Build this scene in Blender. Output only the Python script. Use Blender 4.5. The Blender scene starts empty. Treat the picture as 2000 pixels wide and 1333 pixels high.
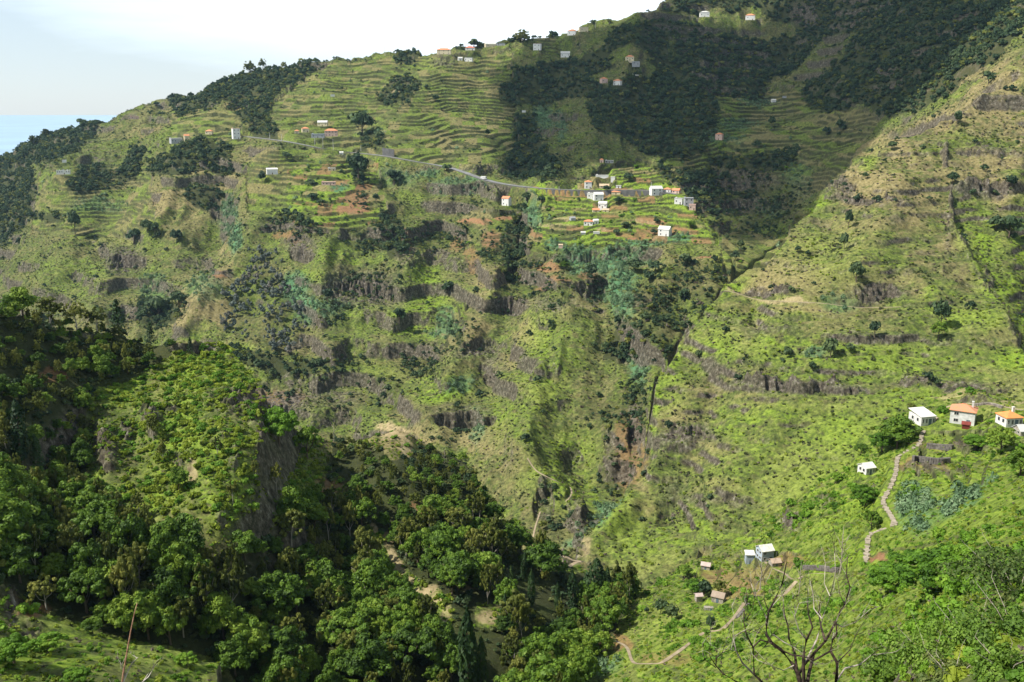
import bpy, bmesh, math, random
import numpy as np
from mathutils import Vector, Matrix
R = math.radians
rng = np.random.default_rng(7)
random.seed(7)
DETAIL = 1.0
USE_HAZE = True
sc = bpy.context.scene
COL = sc.collection

# ------------------------------------------------------------------ camera
CAMZ = 520.0; FPX = 1900.0; PITCH = 13.4
cam_d = bpy.data.cameras.new('camera'); cam = bpy.data.objects.new('camera', cam_d); COL.objects.link(cam)
cam.location = (0, 0, CAMZ); cam.rotation_euler = (R(90 - PITCH), 0, 0)
cam_d.sensor_width = 36.0; cam_d.lens = 36.0 * FPX / 2000.0
cam_d.clip_start = 0.5; cam_d.clip_end = 200000
sc.camera = cam
sc.render.resolution_x = 1024; sc.render.resolution_y = 682

# ------------------------------------------------------------------ light
SUN_EL, SUN_AZ = 51.0, -15.0          # from the left and a little behind the viewer
SV = Vector((-math.cos(R(SUN_EL)) * math.cos(R(SUN_AZ)), math.cos(R(SUN_EL)) * math.sin(R(SUN_AZ)), math.sin(R(SUN_EL))))
w = bpy.data.worlds.new('World'); sc.world = w; w.use_nodes = True
nt = w.node_tree; N = nt.nodes; L = nt.links
bg = N['Background']
sky = N.new('ShaderNodeTexSky'); sky.sky_type = 'NISHITA'; sky.sun_disc = False
sky.sun_elevation = R(SUN_EL); sky.sun_rotation = math.atan2(SV.x, SV.y)
sky.altitude = 500; sky.air_density = 1.0; sky.dust_density = 0.4; sky.ozone_density = 1.5
tc = N.new('ShaderNodeTexCoord'); mp = N.new('ShaderNodeMapping'); mp.inputs['Scale'].default_value = (1.0, 1.0, 7.0)
L.new(tc.outputs['Generated'], mp.inputs['Vector'])
nz = N.new('ShaderNodeTexNoise'); nz.inputs['Scale'].default_value = 1.7; nz.inputs['Detail'].default_value = 6; nz.inputs['Roughness'].default_value = 0.55
L.new(mp.outputs['Vector'], nz.inputs['Vector'])
sep = N.new('ShaderNodeSeparateXYZ'); L.new(tc.outputs['Generated'], sep.inputs['Vector'])
# thin high cloud: denser to the right and higher up, none at the sea horizon
m1 = N.new('ShaderNodeMath'); m1.operation = 'MULTIPLY_ADD'; m1.inputs[1].default_value = 0.75; L.new(sep.outputs['X'], m1.inputs[0]); L.new(nz.outputs['Fac'], m1.inputs[2])
zc = N.new('ShaderNodeMapRange'); zc.inputs['From Min'].default_value = 0.22; zc.inputs['From Max'].default_value = 0.5; zc.inputs['To Min'].default_value = 1.0; zc.inputs['To Max'].default_value = 0.25; L.new(sep.outputs['Z'], zc.inputs['Value'])
m2 = N.new('ShaderNodeMath'); m2.operation = 'MULTIPLY_ADD'; m2.inputs[1].default_value = 1.8; L.new(sep.outputs['Z'], m2.inputs[0]); L.new(m1.outputs[0], m2.inputs[2])
rp = N.new('ShaderNodeValToRGB'); rp.color_ramp.elements[0].position = 0.34; rp.color_ramp.elements[1].position = 0.72
rp.color_ramp.elements[0].color = (0.42,) * 3 + (1,); rp.color_ramp.elements[1].color = (1, 1, 1, 1)
L.new(m2.outputs[0], rp.inputs['Fac'])
hz = N.new('ShaderNodeMapRange'); hz.inputs['From Min'].default_value = -0.005; hz.inputs['From Max'].default_value = 0.10
hz.inputs['To Min'].default_value = 0.93; hz.inputs['To Max'].default_value = 0.92
L.new(sep.outputs['Z'], hz.inputs['Value'])
m3 = N.new('ShaderNodeMath'); m3.operation = 'MULTIPLY'; L.new(rp.outputs['Color'], m3.inputs[0]); L.new(hz.outputs[0], m3.inputs[1])
mx = N.new('ShaderNodeMix'); mx.data_type = 'RGBA'; m4 = N.new('ShaderNodeMath'); m4.operation = 'MULTIPLY'; L.new(m3.outputs[0], m4.inputs[0]); L.new(zc.outputs[0], m4.inputs[1]); L.new(m4.outputs[0], mx.inputs['Factor'])
L.new(sky.outputs['Color'], mx.inputs['A']); mx.inputs['B'].default_value = (17.0, 19.0, 20.5, 1)
L.new(mx.outputs['Result'], bg.inputs['Color']); bg.inputs['Strength'].default_value = 0.050
sun_d = bpy.data.lights.new('sun', 'SUN'); sun_d.energy = 5.0; sun_d.angle = R(0.5); sun_d.color = (1.0, 0.95, 0.86)
sun = bpy.data.objects.new('sun', sun_d); COL.objects.link(sun); sun.location = SV * 3000
sun.rotation_euler = (-SV).to_track_quat('-Z', 'Y').to_euler()
sc.view_settings.view_transform = 'Standard'; sc.view_settings.look = 'None'; sc.view_settings.gamma = 1.0
sc.view_settings.exposure = 0.70
sc.cycles.max_bounces = 5; sc.cycles.diffuse_bounces = 2; sc.cycles.glossy_bounces = 1; sc.cycles.transmission_bounces = 2
sc.cycles.volume_bounces = 0; sc.cycles.transparent_max_bounces = 6
sc.cycles.use_denoising = True; sc.cycles.denoiser = 'OPENIMAGEDENOISE'; sc.cycles.denoising_input_passes = 'RGB_ALBEDO_NORMAL'

# ------------------------------------------------------------------ helpers: projection, noise
cp, sp = math.cos(R(PITCH)), math.sin(R(PITCH))
def to_px(az, te):
    """azimuth and tangent of elevation -> photo pixel"""
    dx, dy, dz = np.sin(az), np.cos(az), te
    Fc = dy * cp - dz * sp; Uc = dy * sp + dz * cp
    return 1000 + FPX * dx / Fc, 666.5 - FPX * Uc / Fc
def to_ray(px, py):
    x = (np.asarray(px, float) - 1000) / FPX; u = (666.5 - np.asarray(py, float)) / FPX
    dy = cp + u * sp; dz = -sp + u * cp; h = np.hypot(x, dy)
    return np.arctan2(x, dy), dz / h
TAB = rng.random((512, 512)).astype(np.float32) * 2 - 1
def vn(x, y, seed=0):
    x = x + seed * 17.31; y = y + seed * 41.77
    fx = np.floor(x); fy = np.floor(y); tx = (x - fx).astype(np.float32); ty = (y - fy).astype(np.float32)
    ix = fx.astype(np.int32) & 511; iy = fy.astype(np.int32) & 511; jx = (ix + 1) & 511; jy = (iy + 1) & 511
    tx = tx * tx * (3 - 2 * tx); ty = ty * ty * (3 - 2 * ty)
    a = TAB[ix, iy]; b = TAB[jx, iy]; c = TAB[ix, jy]; d = TAB[jx, jy]
    ab = a + (b - a) * tx; cd = c + (d - c) * tx
    return ab + (cd - ab) * ty
def fbm(x, y, o=4, seed=0, g=0.5):
    s = 0; a = 1.0; t = 0
    for i in range(o):
        s = s + a * vn(x * 2 ** i, y * 2 ** i, seed + i * 3); t += a; a *= g
    return s / t
def ridged(x, y, o=3, seed=0):
    s = 0; a = 1.0; t = 0
    for i in range(o):
        s = s + a * (1 - 2 * np.abs(vn(x * 2 ** i, y * 2 ** i, seed + i * 5))); t += a; a *= 0.5
    return s / t
def sstep(a, b, x):
    t = np.clip((x - a) / (b - a), 0, 1); return t * t * (3 - 2 * t)
def inpoly(px, py, poly):
    r = np.zeros(px.shape, bool); n = len(poly)
    for i in range(n):
        x0, y0 = poly[i]; x1, y1 = poly[(i + 1) % n]
        if y0 == y1: continue
        c = ((y0 > py) != (y1 > py)) & (px < (x1 - x0) * (py - y0) / (y1 - y0) + x0)
        r ^= c
    return r
def segdist(px, py, pts):
    """distance to polyline, and the value interpolated along it"""
    best = np.full(px.shape, 1e9, np.float32)
    for (x0, y0), (x1, y1) in zip(pts[:-1], pts[1:]):
        dx, dy = x1 - x0, y1 - y0; l2 = dx * dx + dy * dy
        t = np.clip(((px - x0) * dx + (py - y0) * dy) / l2, 0, 1)
        d = np.hypot(px - x0 - t * dx, py - y0 - t * dy)
        best = np.minimum(best, d)
    return best

# ------------------------------------------------------------------ the lie of the land
# survey points of each hill: (photo x, photo y, ground distance in metres)
LAY = {}
LAY['H'] = (None, [(-200,330,2000),(0,308,1900),(100,262,1850),(200,236,1800),(330,192,1750),(480,140,1700),(630,118,1640),(750,106,1600),(860,100,1570),(960,85,1560),(1100,62,1560),(1200,45,1570),(1280,20,1600),(1280,-100,1800),(1600,-150,1900),(2000,-150,1700),(2200,-100,1500),
 (0,400,1650),(0,500,1450),(0,600,1250),(-200,600,1300),(120,330,1480),(200,300,1560),(260,260,1640),(350,270,1420),(460,262,1400),(120,450,1330),(100,560,1180),(200,420,1350),(250,520,1180),(180,600,1080),(300,420,1250),(300,640,1000),
 (400,380,1240),(430,480,1130),(380,560,1020),(550,275,1290),(520,400,1120),(650,268,1330),(650,200,1450),(750,160,1500),(650,295,1230),(750,305,1210),(870,325,1150),(940,348,1090),(1060,370,1020),(620,360,1130),(700,400,1080),(600,430,1030),
 (800,420,1050),(870,440,1020),(930,430,1020),(990,395,1040),(850,520,930),(870,620,850),(760,650,850),(650,520,960),(700,620,880),(560,560,940),(500,640,900),(450,700,880),(600,760,800),(560,830,760),
 (980,480,940),(960,560,870),(900,680,790),(820,800,710),(700,800,760),(750,720,800),(1000,640,800),(950,800,680),(900,900,600),(1000,900,590),(1000,1000,530),(1100,1000,510),(1100,1060,480),(900,1000,560),
 (1040,700,720),(1100,800,640),(1160,900,590),(1240,850,580),(1240,950,535),(1200,600,760),(1150,650,720),(1240,720,665),(1320,640,690),(1380,560,780),
 (1000,300,1250),(1100,250,1330),(1200,200,1400),(1230,130,1480),(1400,100,1600),(1640,100,1500),(1570,200,1430),(1300,300,1260),(1400,270,1280),(1450,330,1200),(1450,430,1130),(1560,420,1080),(1600,300,1180),(1700,200,1230),(1850,100,1180),(2000,20,1150),(2200,0,1150),(1800,300,1000)])
LAY['S'] = ([(1020,490),(1040,440),(1085,383),(1180,330),(1270,325),(1335,372),(1362,420),(1400,470),(1440,520),(1430,560),(1380,600),(1330,640),(1200,610),(1000,610)],
 [(1085,375,1005),(1180,335,1020),(1270,330,1010),(1180,372,985),(1300,375,965),(1340,395,935),(1400,470,870),(1440,520,830),(1200,430,925),(1200,480,885),(1050,480,900),(1100,540,840),(1250,560,820),(1300,500,860),(1380,560,790),(1200,600,765),(1000,600,820),(1330,640,720)])
LAY['Q'] = ([(1880,225),(1950,160),(2100,80),(2400,40),(2400,900),(2000,780),(1850,600),(1800,290)],
 [(1880,225,808),(2000,110,870),(2000,250,805),(1900,300,766),(1870,300,762),(1880,360,730),(1900,420,712),(1880,440,700),(1905,490,674),(2000,450,716),(2000,600,645),(1975,610,612),(2000,690,574),(2200,300,800),(2200,600,630),(2200,60,900)])
LAY['P'] = ([(1880,225),(1850,235),(1740,270),(1620,375),(1540,455),(1420,560),(1340,650),(1280,740),(1255,900),(1200,1000),(1140,1060),(1100,1150),(1180,1300),(2400,1100),(2400,820),(2060,760),(2000,690),(1960,600),(1890,490),(1862,430),(1850,330),(1830,270)],
 [(1850,237,815),(1740,270,785),(1620,378,715),(1540,458,668),(1420,560,612),(1340,650,577),(1280,740,552),(1255,900,505),(1200,1000,475),(1140,1060,455),(1850,330,745),(1862,430,690),(1890,495,650),(1960,600,595),(2000,690,555),(1700,450,655),(1750,350,710),(1600,550,600),(1750,550,605),(1850,600,590),(1500,650,560),(1650,700,540),(1850,750,520),(1450,850,500),(1600,850,485),(1350,950,475),(1300,1080,430),(1250,1150,400),(1500,1000,440),(2000,800,500),(1750,850,480),(2300,850,480)])
LAY['C'] = ([(-400,620),(0,605),(120,640),(250,660),(300,680),(380,665),(450,690),(500,740),(520,800),(600,850),(680,870),(740,850),(780,835),(830,870),(900,900),(950,960),(970,1030),(1020,1075),(1100,1095),(1190,1130),(1235,1190),(1200,1260),(1100,1400),(1000,1900),(-400,1900)],
 [(-200,600,300),(0,610,305),(120,640,320),(250,660,325),(380,668,325),(450,690,322),(500,740,303),(520,800,282),(600,850,306),(740,850,325),(780,835,328),(830,870,325),(900,905,315),(960,970,300),(980,1040,285),(1100,1095,285),(1190,1130,280),(1235,1190,268),
 (100,760,284),(100,850,262),(150,950,248),(50,1000,232),(270,780,292),(230,870,266),(400,780,281),(430,900,246),(400,1000,230),(500,880,250),(560,1000,243),(590,930,275),(650,950,285),(750,950,285),(850,950,295),(700,1060,262),(850,1100,258),(600,1100,240),(300,1100,215),(0,1150,205),(400,1250,200),(700,1250,212),(900,1200,228),(1050,1200,240),(1000,1333,212),(600,1400,190),(200,1400,180),(0,1333,185),(600,1600,160)])
LAY['B'] = ([(-400,1090),(0,1120),(30,1170),(100,1210),(220,1250),(330,1275),(440,1300),(470,1400),(470,1900),(-400,1900)],
 [(0,1120,152),(100,1210,143),(220,1250,140),(440,1300,138),(0,1333,118),(200,1333,120),(400,1400,118),(0,1500,90),(-300,1200,120)])
LAY['A'] = ([(1000,1500),(1000,1333),(1060,1290),(1130,1250),(1210,1190),(1260,1150),(1330,1110),(1380,1080),(1440,1050),(1500,1010),(1580,960),(1640,915),(1700,870),(1760,815),(1800,798),(1840,778),(1885,762),(1920,775),(2000,785),(2400,760),(2400,1900),(1000,1900)],
 [(1000,1340,205),(1130,1250,240),(1210,1190,255),(1330,1110,275),(1440,1050,285),(1580,960,290),(1640,915,292),(1700,870,295),(1800,805,298),(1885,765,308),(2000,785,300),(2300,760,300),(1880,830,285),(1780,900,262),(1900,900,240),(2000,900,215),(1600,1050,245),(1490,1100,255),(1750,1000,225),(1900,1050,165),(1400,1200,225),(1700,1150,180),(1850,1210,100),(2000,1130,90),(1300,1290,195),(1500,1300,160),(1700,1320,110),(1850,1330,34),(2000,1300,27),(1200,1400,170),(1500,1450,110),(1900,1450,17),(2300,1100,80),(1900,1700,8),(1700,1500,40),(2000,1200,48),(1500,1750,50)])
# spurs (negative: towards the viewer) and gullies: points, half width in photo px, metres
FOLD = [
 ([(1760,400),(1600,560),(1500,700),(1420,880)],60,-8), ([(1640,420),(1580,600),(1450,800)],40,5), ([(1790,380),(1760,520),(1700,620)],40,5),
 ([(1940,640),(1700,660),(1560,760),(1480,900),(1420,1000)],46,-5), ([(1900,560),(1810,640),(1760,700)],26,4), ([(1420,560),(1470,575),(1480,640)],22,8), ([(1600,760),(1540,860),(1470,950)],34,3), ([(1270,760),(1290,880),(1240,980),(1160,1060)],22,-7), ([(1340,700),(1400,760),(1360,900),(1310,1010)],30,10),
 ([(1100,540),(1060,640),(1040,760),(1030,880)],48,-18), ([(960,560),(900,680),(820,800)],38,-20), ([(1050,540),(990,640),(940,760),(900,860)],36,8), ([(1180,560),(1200,640),(1240,720),(1240,860),(1232,920)],26,8), ([(1290,560),(1250,660),(1300,700)],26,-12), ([(1320,560),(1335,640),(1290,720)],18,8),
 ([(870,440),(860,540),(850,640),(800,720),(780,780)],40,6), ([(800,460),(780,600),(760,640)],32,-12), ([(640,470),(620,600),(650,700)],26,-14), ([(540,440),(560,540),(600,640)],36,10), ([(500,440),(420,540),(350,640)],30,-26), ([(440,380),(430,470),(380,560),(330,620)],26,22),
 ([(340,330),(300,430),(220,520),(180,600)],36,-24), ([(290,310),(230,420),(150,520),(110,600)],26,16), ([(110,340),(60,420),(30,520)],30,-20), ([(550,280),(480,370),(450,430)],30,-16), ([(530,300),(700,400),(740,440)],50,-10), ([(700,300),(780,400),(860,460)],30,16), ([(940,350),(880,420),(850,470)],24,14), ([(990,350),(950,450),(960,540)],30,-14), ([(1010,380),(1020,450),(1000,540)],22,14),
 ([(860,110),(800,200),(760,290)],40,-14), ([(960,100),(920,200),(880,310)],40,12), ([(1240,60),(1230,140),(1180,200),(1150,300)],40,-20), ([(1100,110),(1050,200),(1030,300)],36,18), ([(1400,50),(1370,160),(1310,280)],44,-16), ([(1560,60),(1500,200),(1420,280),(1400,330)],36,30), ([(1640,160),(1540,210),(1450,300)],34,-12), ([(330,200),(430,240),(470,262)],40,-14), ([(560,150),(520,220),(490,268)],30,14), ([(650,140),(640,220),(620,280)],36,-8),
 ([(2000,300),(1960,420),(1990,560)],30,-8),
 ([(470,700),(400,780),(400,900),(420,1000)],60,-4), ([(170,840),(130,900),(110,1000),(150,1080)],50,12), ([(600,880),(560,960),(520,1040)],36,3), ([(740,850),(800,950),(900,1060),(960,1130)],40,-6), ([(720,1030),(800,1120),(880,1180)],22,-3), ([(205,840),(215,900)],22,-7), ([(290,800),(300,840)],20,-7), ([(500,810),(515,870)],14,-5),
 ([(1760,880),(1700,1000),(1560,1110)],40,3), ([(1900,800),(1830,900),(1800,1000)],40,-3),
]
GS = 4
GX = np.arange(-400, 2404, GS); GY = np.arange(-300, 1804, GS)
GGX, GGY = np.meshgrid(GX, GY)
def rbf(pts):
    p = np.array(pts, float); X = p[:, :2] / 400.0; n = len(p)
    def phi(r2): return 0.5 * r2 * np.log(r2 + 1e-9)
    r2 = ((X[:, None] - X[None]) ** 2).sum(-1)
    A = np.zeros((n + 3, n + 3)); A[:n, :n] = phi(r2) + np.eye(n) * 1e-3; P = np.c_[np.ones(n), X]; A[:n, n:] = P; A[n:, :n] = P.T
    wv = np.linalg.solve(A, np.r_[np.log(p[:, 2]), 0, 0, 0])
    gx = GGX.astype(np.float32) / 400; gy = GGY.astype(np.float32) / 400
    out = wv[n] + wv[n + 1] * gx + wv[n + 2] * gy
    for i in range(n):
        out += wv[i] * phi((gx - X[i, 0]) ** 2 + (gy - X[i, 1]) ** 2)
    return np.exp(np.clip(out, math.log(3), math.log(2600)))
fold = np.zeros(GGX.shape, np.float32)
for pts, wd, amp in FOLD:
    d = segdist(GGX, GGY, pts); fold += amp * ((1.35 if amp > 0 else (1.6 if max(p[0] for p in pts) < 1420 else 1.2)) if min(p[1] for p in pts) < 660 and pts[0][0] != 470 and pts[0][0] != 200 else 1.0) * np.exp(-(d / wd) ** 1.6)
DM = {k: rbf(v[1]) + fold * (0.5 if k in 'AB' else 1.0) for k, v in LAY.items()}
def bil(G, px, py):
    x = np.clip((px - GX[0]) / GS, 0, len(GX) - 1.001); y = np.clip((py - GY[0]) / GS, 0, len(GY) - 1.001)
    i = x.astype(int); j = y.astype(int); tx = x - i; ty = y - j
    return (G[j, i] * (1 - tx) + G[j, i + 1] * tx) * (1 - ty) + (G[j + 1, i] * (1 - tx) + G[j + 1, i + 1] * tx) * ty
SKYL = np.array([(-400,340),(0,309),(50,285),(100,266),(150,252),(200,238),(270,210),(330,196),(400,176),(480,150),(560,132),(630,120),(700,111),(760,106),(860,103),(950,88),(1020,80),(1100,65),(1160,52),(1200,42),(1250,28),(1275,22),(1300,2),(1340,-60),(1450,-150),(2400,-200)], float)
# columns (azimuth) and rows (distance)
NC = int(1360 * DETAIL)
azc = np.linspace(R(-34), R(34), NC)
azc = np.r_[np.linspace(R(-62), R(-34.3), 60), azc, np.linspace(R(34.3), R(62), 60)]
def rows(spec):
    out = []
    for a, b, n in spec: out.append(np.geomspace(a, b, max(4, int(n * DETAIL)), endpoint=False))
    return np.concatenate(out + [[4200.0]])
Drow = rows([(2.0, 30, 60), (30, 100, 150), (100, 190, 260), (190, 340, 560), (340, 430, 90), (430, 900, 720), (900, 1640, 620), (1640, 2000, 110), (2000, 4200, 30)])
nC, nR = len(azc), len(Drow)
NE = 1100
Z = np.zeros((nR, nC), np.float32)
prio = ['A', 'B', 'C', 'P', 'S', 'Q', 'H']
tgrid = np.linspace(0, 1, NE)
AZ2 = np.repeat(azc[None], NE, 0)
te_top = np.tan(R(10.0)) * np.ones(nC); te_bot = math.tan(R(-43))
TE = te_bot + (te_top - te_bot)[None] * tgrid[:, None]
PX, PY = to_px(AZ2, TE)
pxc = np.clip(PX, -390, 2390); pyc = np.clip(PY, -290, 1790)
jx = pxc + 9 * fbm(pxc / 42, pyc / 42, 3, 3); jy = pyc + 9 * fbm(pxc / 42, pyc / 42, 3, 9)
DD = np.zeros_like(TE); done = np.zeros(TE.shape, bool)
for k in prio:
    if k in 'PS': jx_, jy_ = pxc + .3 * (jx - pxc), pyc + .3 * (jy - pyc)
    else: jx_, jy_ = jx, jy
    m = (~done) if LAY[k][0] is None else (inpoly(jx_, jy_, LAY[k][0]) & ~done)
    DD[m] = bil(DM[k], pxc[m], pyc[m]); done |= m
skyy = np.interp(pxc, SKYL[:, 0], SKYL[:, 1])
valid = pyc > skyy
DD = np.clip(DD, 3.5, 2300)
for c in range(nC):
    v = valid[:, c]; n = v.sum()
    d = np.maximum.accumulate(DD[:n, c]); t = TE[:n, c]
    d = d + np.arange(n) * 0.012
    z = CAMZ + d * t
    gap = np.nonzero((d[1:] - d[:-1]) > 0.05 * d[1:] + 4)[0]
    xs = [d]; zs = [z]
    for g in gap:
        d1, d2, z1, z2 = d[g], d[g + 1], z[g], z[g + 1]; dip = min(0.34 * (d2 - d1), 95.0)
        f = np.array([.08, .2, .35, .5, .65, .8, .92]); xs.append(d1 + (d2 - d1) * f); zs.append(z1 + (z2 - z1) * f - dip * np.sin(np.pi * f) ** 0.8)
    dl, zl = d[-1], z[-1]
    xs.append(np.array([dl + 30, dl + 120, dl + 500, 4300])); zs.append(np.array([zl - 1, zl - 22, zl - 170, -120]))
    d0, z0 = d[0], z[0]
    f = np.array([0.02, .3, .6, .85])
    pre = d0 * f if d0 > 6 else np.array([1.0, 1.5, 2, 2.5])
    xs.append(pre); zs.append((CAMZ - 1.8) + (z0 - CAMZ + 1.8) * (pre / d0) - 0.04 * pre)
    x = np.concatenate(xs); zz = np.concatenate(zs); o = np.argsort(x)
    Z[:, c] = np.interp(Drow, x[o], zz[o])
# soften across the columns
def blurc(Zi, k):
    P = np.pad(Zi, ((0, 0), (k, k)), 'edge'); s = 0; wsum = 0
    for i in range(-k, k + 1):
        g = math.exp(-(i / (k * 0.6)) ** 2); s = s + g * P[:, k + i:k + i + Zi.shape[1]]; wsum += g
    return (s / wsum).astype(np.float32)
Z = blurc(Z, 3)
DG = Drow[:, None].astype(np.float32); AG = azc[None].astype(np.float32)
X = DG * np.sin(AG); Y = DG * np.cos(AG)
def project(X_, Y_, Z_):
    dz = Z_ - CAMZ; Fc = Y_ * cp - dz * sp; Uc = Y_ * sp + dz * cp
    Fc = np.maximum(Fc, 0.1)
    return 1000 + FPX * X_ / Fc, 666.5 - FPX * Uc / Fc
# ------------------------------------------------------------------ what grows and lies where (survey outlines, photo px)
MS = 2
MX = np.arange(-400, 2404, MS); MY = np.arange(-300, 1804, MS)
MGX, MGY = np.meshgrid(MX.astype(np.float32), MY.astype(np.float32))
jmx = MGX + 10 * fbm(MGX / 26, MGY / 26, 4, 21, 0.65); jmy = MGY + 8 * fbm(MGX / 26, MGY / 26, 4, 33, 0.65)
def pmask(polys, hard=False):
    m = np.zeros(MGX.shape, np.float32)
    for p in polys:
        a = np.array(p, float); x0, y0 = a.min(0) - 24; x1, y1 = a.max(0) + 24
        i0, i1 = int((max(x0, -400) + 400) / MS), int((min(x1, 2400) + 400) / MS); j0, j1 = int((max(y0, -300) + 300) / MS), int((min(y1, 1800) + 300) / MS)
        s = (slice(j0, j1), slice(i0, i1))
        q = inpoly((MGX if hard else jmx)[s], (MGY if hard else jmy)[s], p)
        m[s] = np.maximum(m[s], q)
    return m
def emask(ells, soft=0.5):
    m = np.zeros(MGX.shape, np.float32)
    for e in ells:
        cx, cy, rx, ry = e[:4]; wt = e[4] if len(e) > 4 else 1.0; an = R(e[5]) if len(e) > 5 else 0.0
        rr = max(rx, ry) * 1.6 + 14
        i0, i1 = int((cx - rr + 400) / MS), int((cx + rr + 400) / MS); j0, j1 = int((cy - rr + 300) / MS), int((cy + rr + 300) / MS)
        s = (slice(max(j0, 0), j1), slice(max(i0, 0), i1))
        dx = jmx[s] - cx; dy = jmy[s] - cy; u = dx * math.cos(an) + dy * math.sin(an); v = -dx * math.sin(an) + dy * math.cos(an)
        d = np.sqrt((u / rx) ** 2 + (v / ry) ** 2)
        m[s] = np.maximum(m[s], wt * (1 - sstep(1 - soft, 1 + soft * 0.6, d)))
    return m
def msample(M, px, py):
    i = np.clip(((px - MX[0]) / MS).astype(np.int32), 0, len(MX) - 1); j = np.clip(((py - MY[0]) / MS).astype(np.int32), 0, len(MY) - 1)
    return M[j, i]
TERR = [[(480,255),(560,180),(640,125),(860,108),(1000,100),(1010,300),(900,345),(720,300),(560,272)],
 [(480,310),(560,285),(660,300),(740,330),(760,420),(700,460),(560,430),(480,420)], [(80,330),(290,320),(300,440),(180,470),(60,460)],
 [(1030,500),(1060,420),(1085,385),(1180,325),(1270,322),(1340,380),(1400,480),(1250,480)], [(1290,200),(1560,170),(1720,230),(1620,380),(1450,340),(1290,350)],
 [(1400,460),(1560,430),(1500,520),(1420,560)], [(890,415),(1000,415),(1010,490),(920,490)], [(320,210),(470,220),(470,290),(340,280)], [(850,600),(910,590),(900,680),(850,670)],
 [(1040,75),(1130,60),(1140,110),(1040,110)], [(1800,840),(1960,850),(1940,940),(1790,930)], [(1360,1080),(1560,1080),(1480,1180),(1360,1160)]]
ROCK = [(1845,300,4,34,.8),(1858,400,4,40,.9),(1876,465,4,24,.9,-30),(1925,550,4,60,.7,-40),(1980,650,4,40,.7,-35),(700,570,85,40),(560,440,55,16),(795,490,22,36),(590,480,30,20),(520,780,130,34),(245,505,38,36),(420,412,14,26),(935,690,52,20),(1000,596,40,14),(1236,830,12,60,.8),(1335,640,6,36),(1215,700,10,16,.5),
 (1430,350,100,28,.8),(1480,400,70,20,.7),(1700,385,95,10),(1640,365,30,16),(1335,860,60,24),(1550,762,150,12),(1840,748,120,13),(1490,573,70,7),(1720,572,56,16),(1930,370,70,18),(1930,290,70,10,.7),(1190,880,20,30,.7),
 (850,680,20,20,.6),(650,770,60,26,.7),(1160,560,26,26,.6),(1080,600,60,20,.7),(900,820,60,22,.7),(960,720,30,20,.6),(1060,980,20,40,.6),(1180,460,12,20,.3),(1600,440,24,14,.5),(1850,450,10,50,.5),(1745,430,20,10,.5),(1400,980,90,14,.6),(1700,660,90,10,.6),(1500,650,60,10,.6),(1310,960,30,40,.5),(1250,600,24,22,.5),
 (620,360,10,3,.3),(870,120,25,12,.7),(780,160,30,8,.6),(1000,330,8,4,.3),(700,300,60,6,.8),(960,365,70,6,.8),(860,330,60,5,.7),
 (200,870,28,44),(292,815,20,28),(495,800,14,24),(510,850,16,30),(330,800,14,10),(440,850,16,12,.8),(350,905,14,20,.8),(250,850,14,26),(410,760,14,8,.6),(560,1000,10,30,.7),(395,682,44,10),(340,1060,22,24),(455,900,12,30,.8),(60,1235,34,24),(20,1180,18,30),(1542,1020,26,20),(1100,1095,44,16),(1610,980,14,20,.6),(960,1010,10,24,.9),(370,900,10,26,.6),(430,1010,14,20,.6),(880,1080,30,8,.4),(1905,790,50,8,.9),(1820,915,70,9,.9),(1890,873,56,6,.9),(1700,960,12,8,.8)]
SOIL = [(1272,432,30,7),(1300,448,42,6),(1330,453,34,6),(1262,457,26,6,.9),(690,410,40,11),(700,400,24,8),(925,435,38,6),(985,425,20,7),(1085,375,34,4,.8),(1110,378,50,3.5,.7),(1240,465,22,5),(600,395,30,4,.6),(1096,388,30,4,.7),(1380,510,24,6),(790,470,14,18,.8),(960,470,20,18,.8),(890,470,14,22,.6),(1065,520,30,14,.8),(1080,550,40,10,.7),(1150,535,20,12,.6),(920,500,18,20,.6),(430,545,20,12,.9),(560,465,30,8,.7),(1230,880,34,70,.55),(540,770,60,22,.6),
 (1440,1150,50,22,.5),(1400,1120,40,12,.45),(1715,1085,18,9),(1540,1090,34,12,.6),(1200,1260,40,16,.7),(1300,1290,60,14,.4),(1470,1120,50,18,.35),(1830,870,60,8,.5),(1800,910,60,12,.6),(110,730,40,14,.8),(60,1190,40,12,.8),(640,950,30,16,.6),(810,1000,16,20,.6)]
TAN = [(765,845,34,16),(790,870,12,26,.9),(768,1085,9,46,.9,-32),(800,1130,10,10,.8),(830,1158,24,12),(760,1050,20,12,.8,30),(850,1180,14,14,.8),(950,1210,26,14,.9),(900,1150,30,8,.8,20),(740,1040,26,8,.9,40),(375,920,10,26,.8),(1140,1085,14,30,.7),(870,1205,10,30,.6),
 (1268,434,16,5,.9),(1248,432,10,6,.7),(1185,450,20,3,.8),(1100,427,24,3,.6),(1080,440,40,3,.6),(1530,590,60,5,.8),(1440,575,24,4,.9),(770,180,10,3,.5),(860,430,10,4,.5),(1890,770,26,6,.5),(1850,775,40,6,.5),(1990,790,60,4,.6)]
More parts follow.
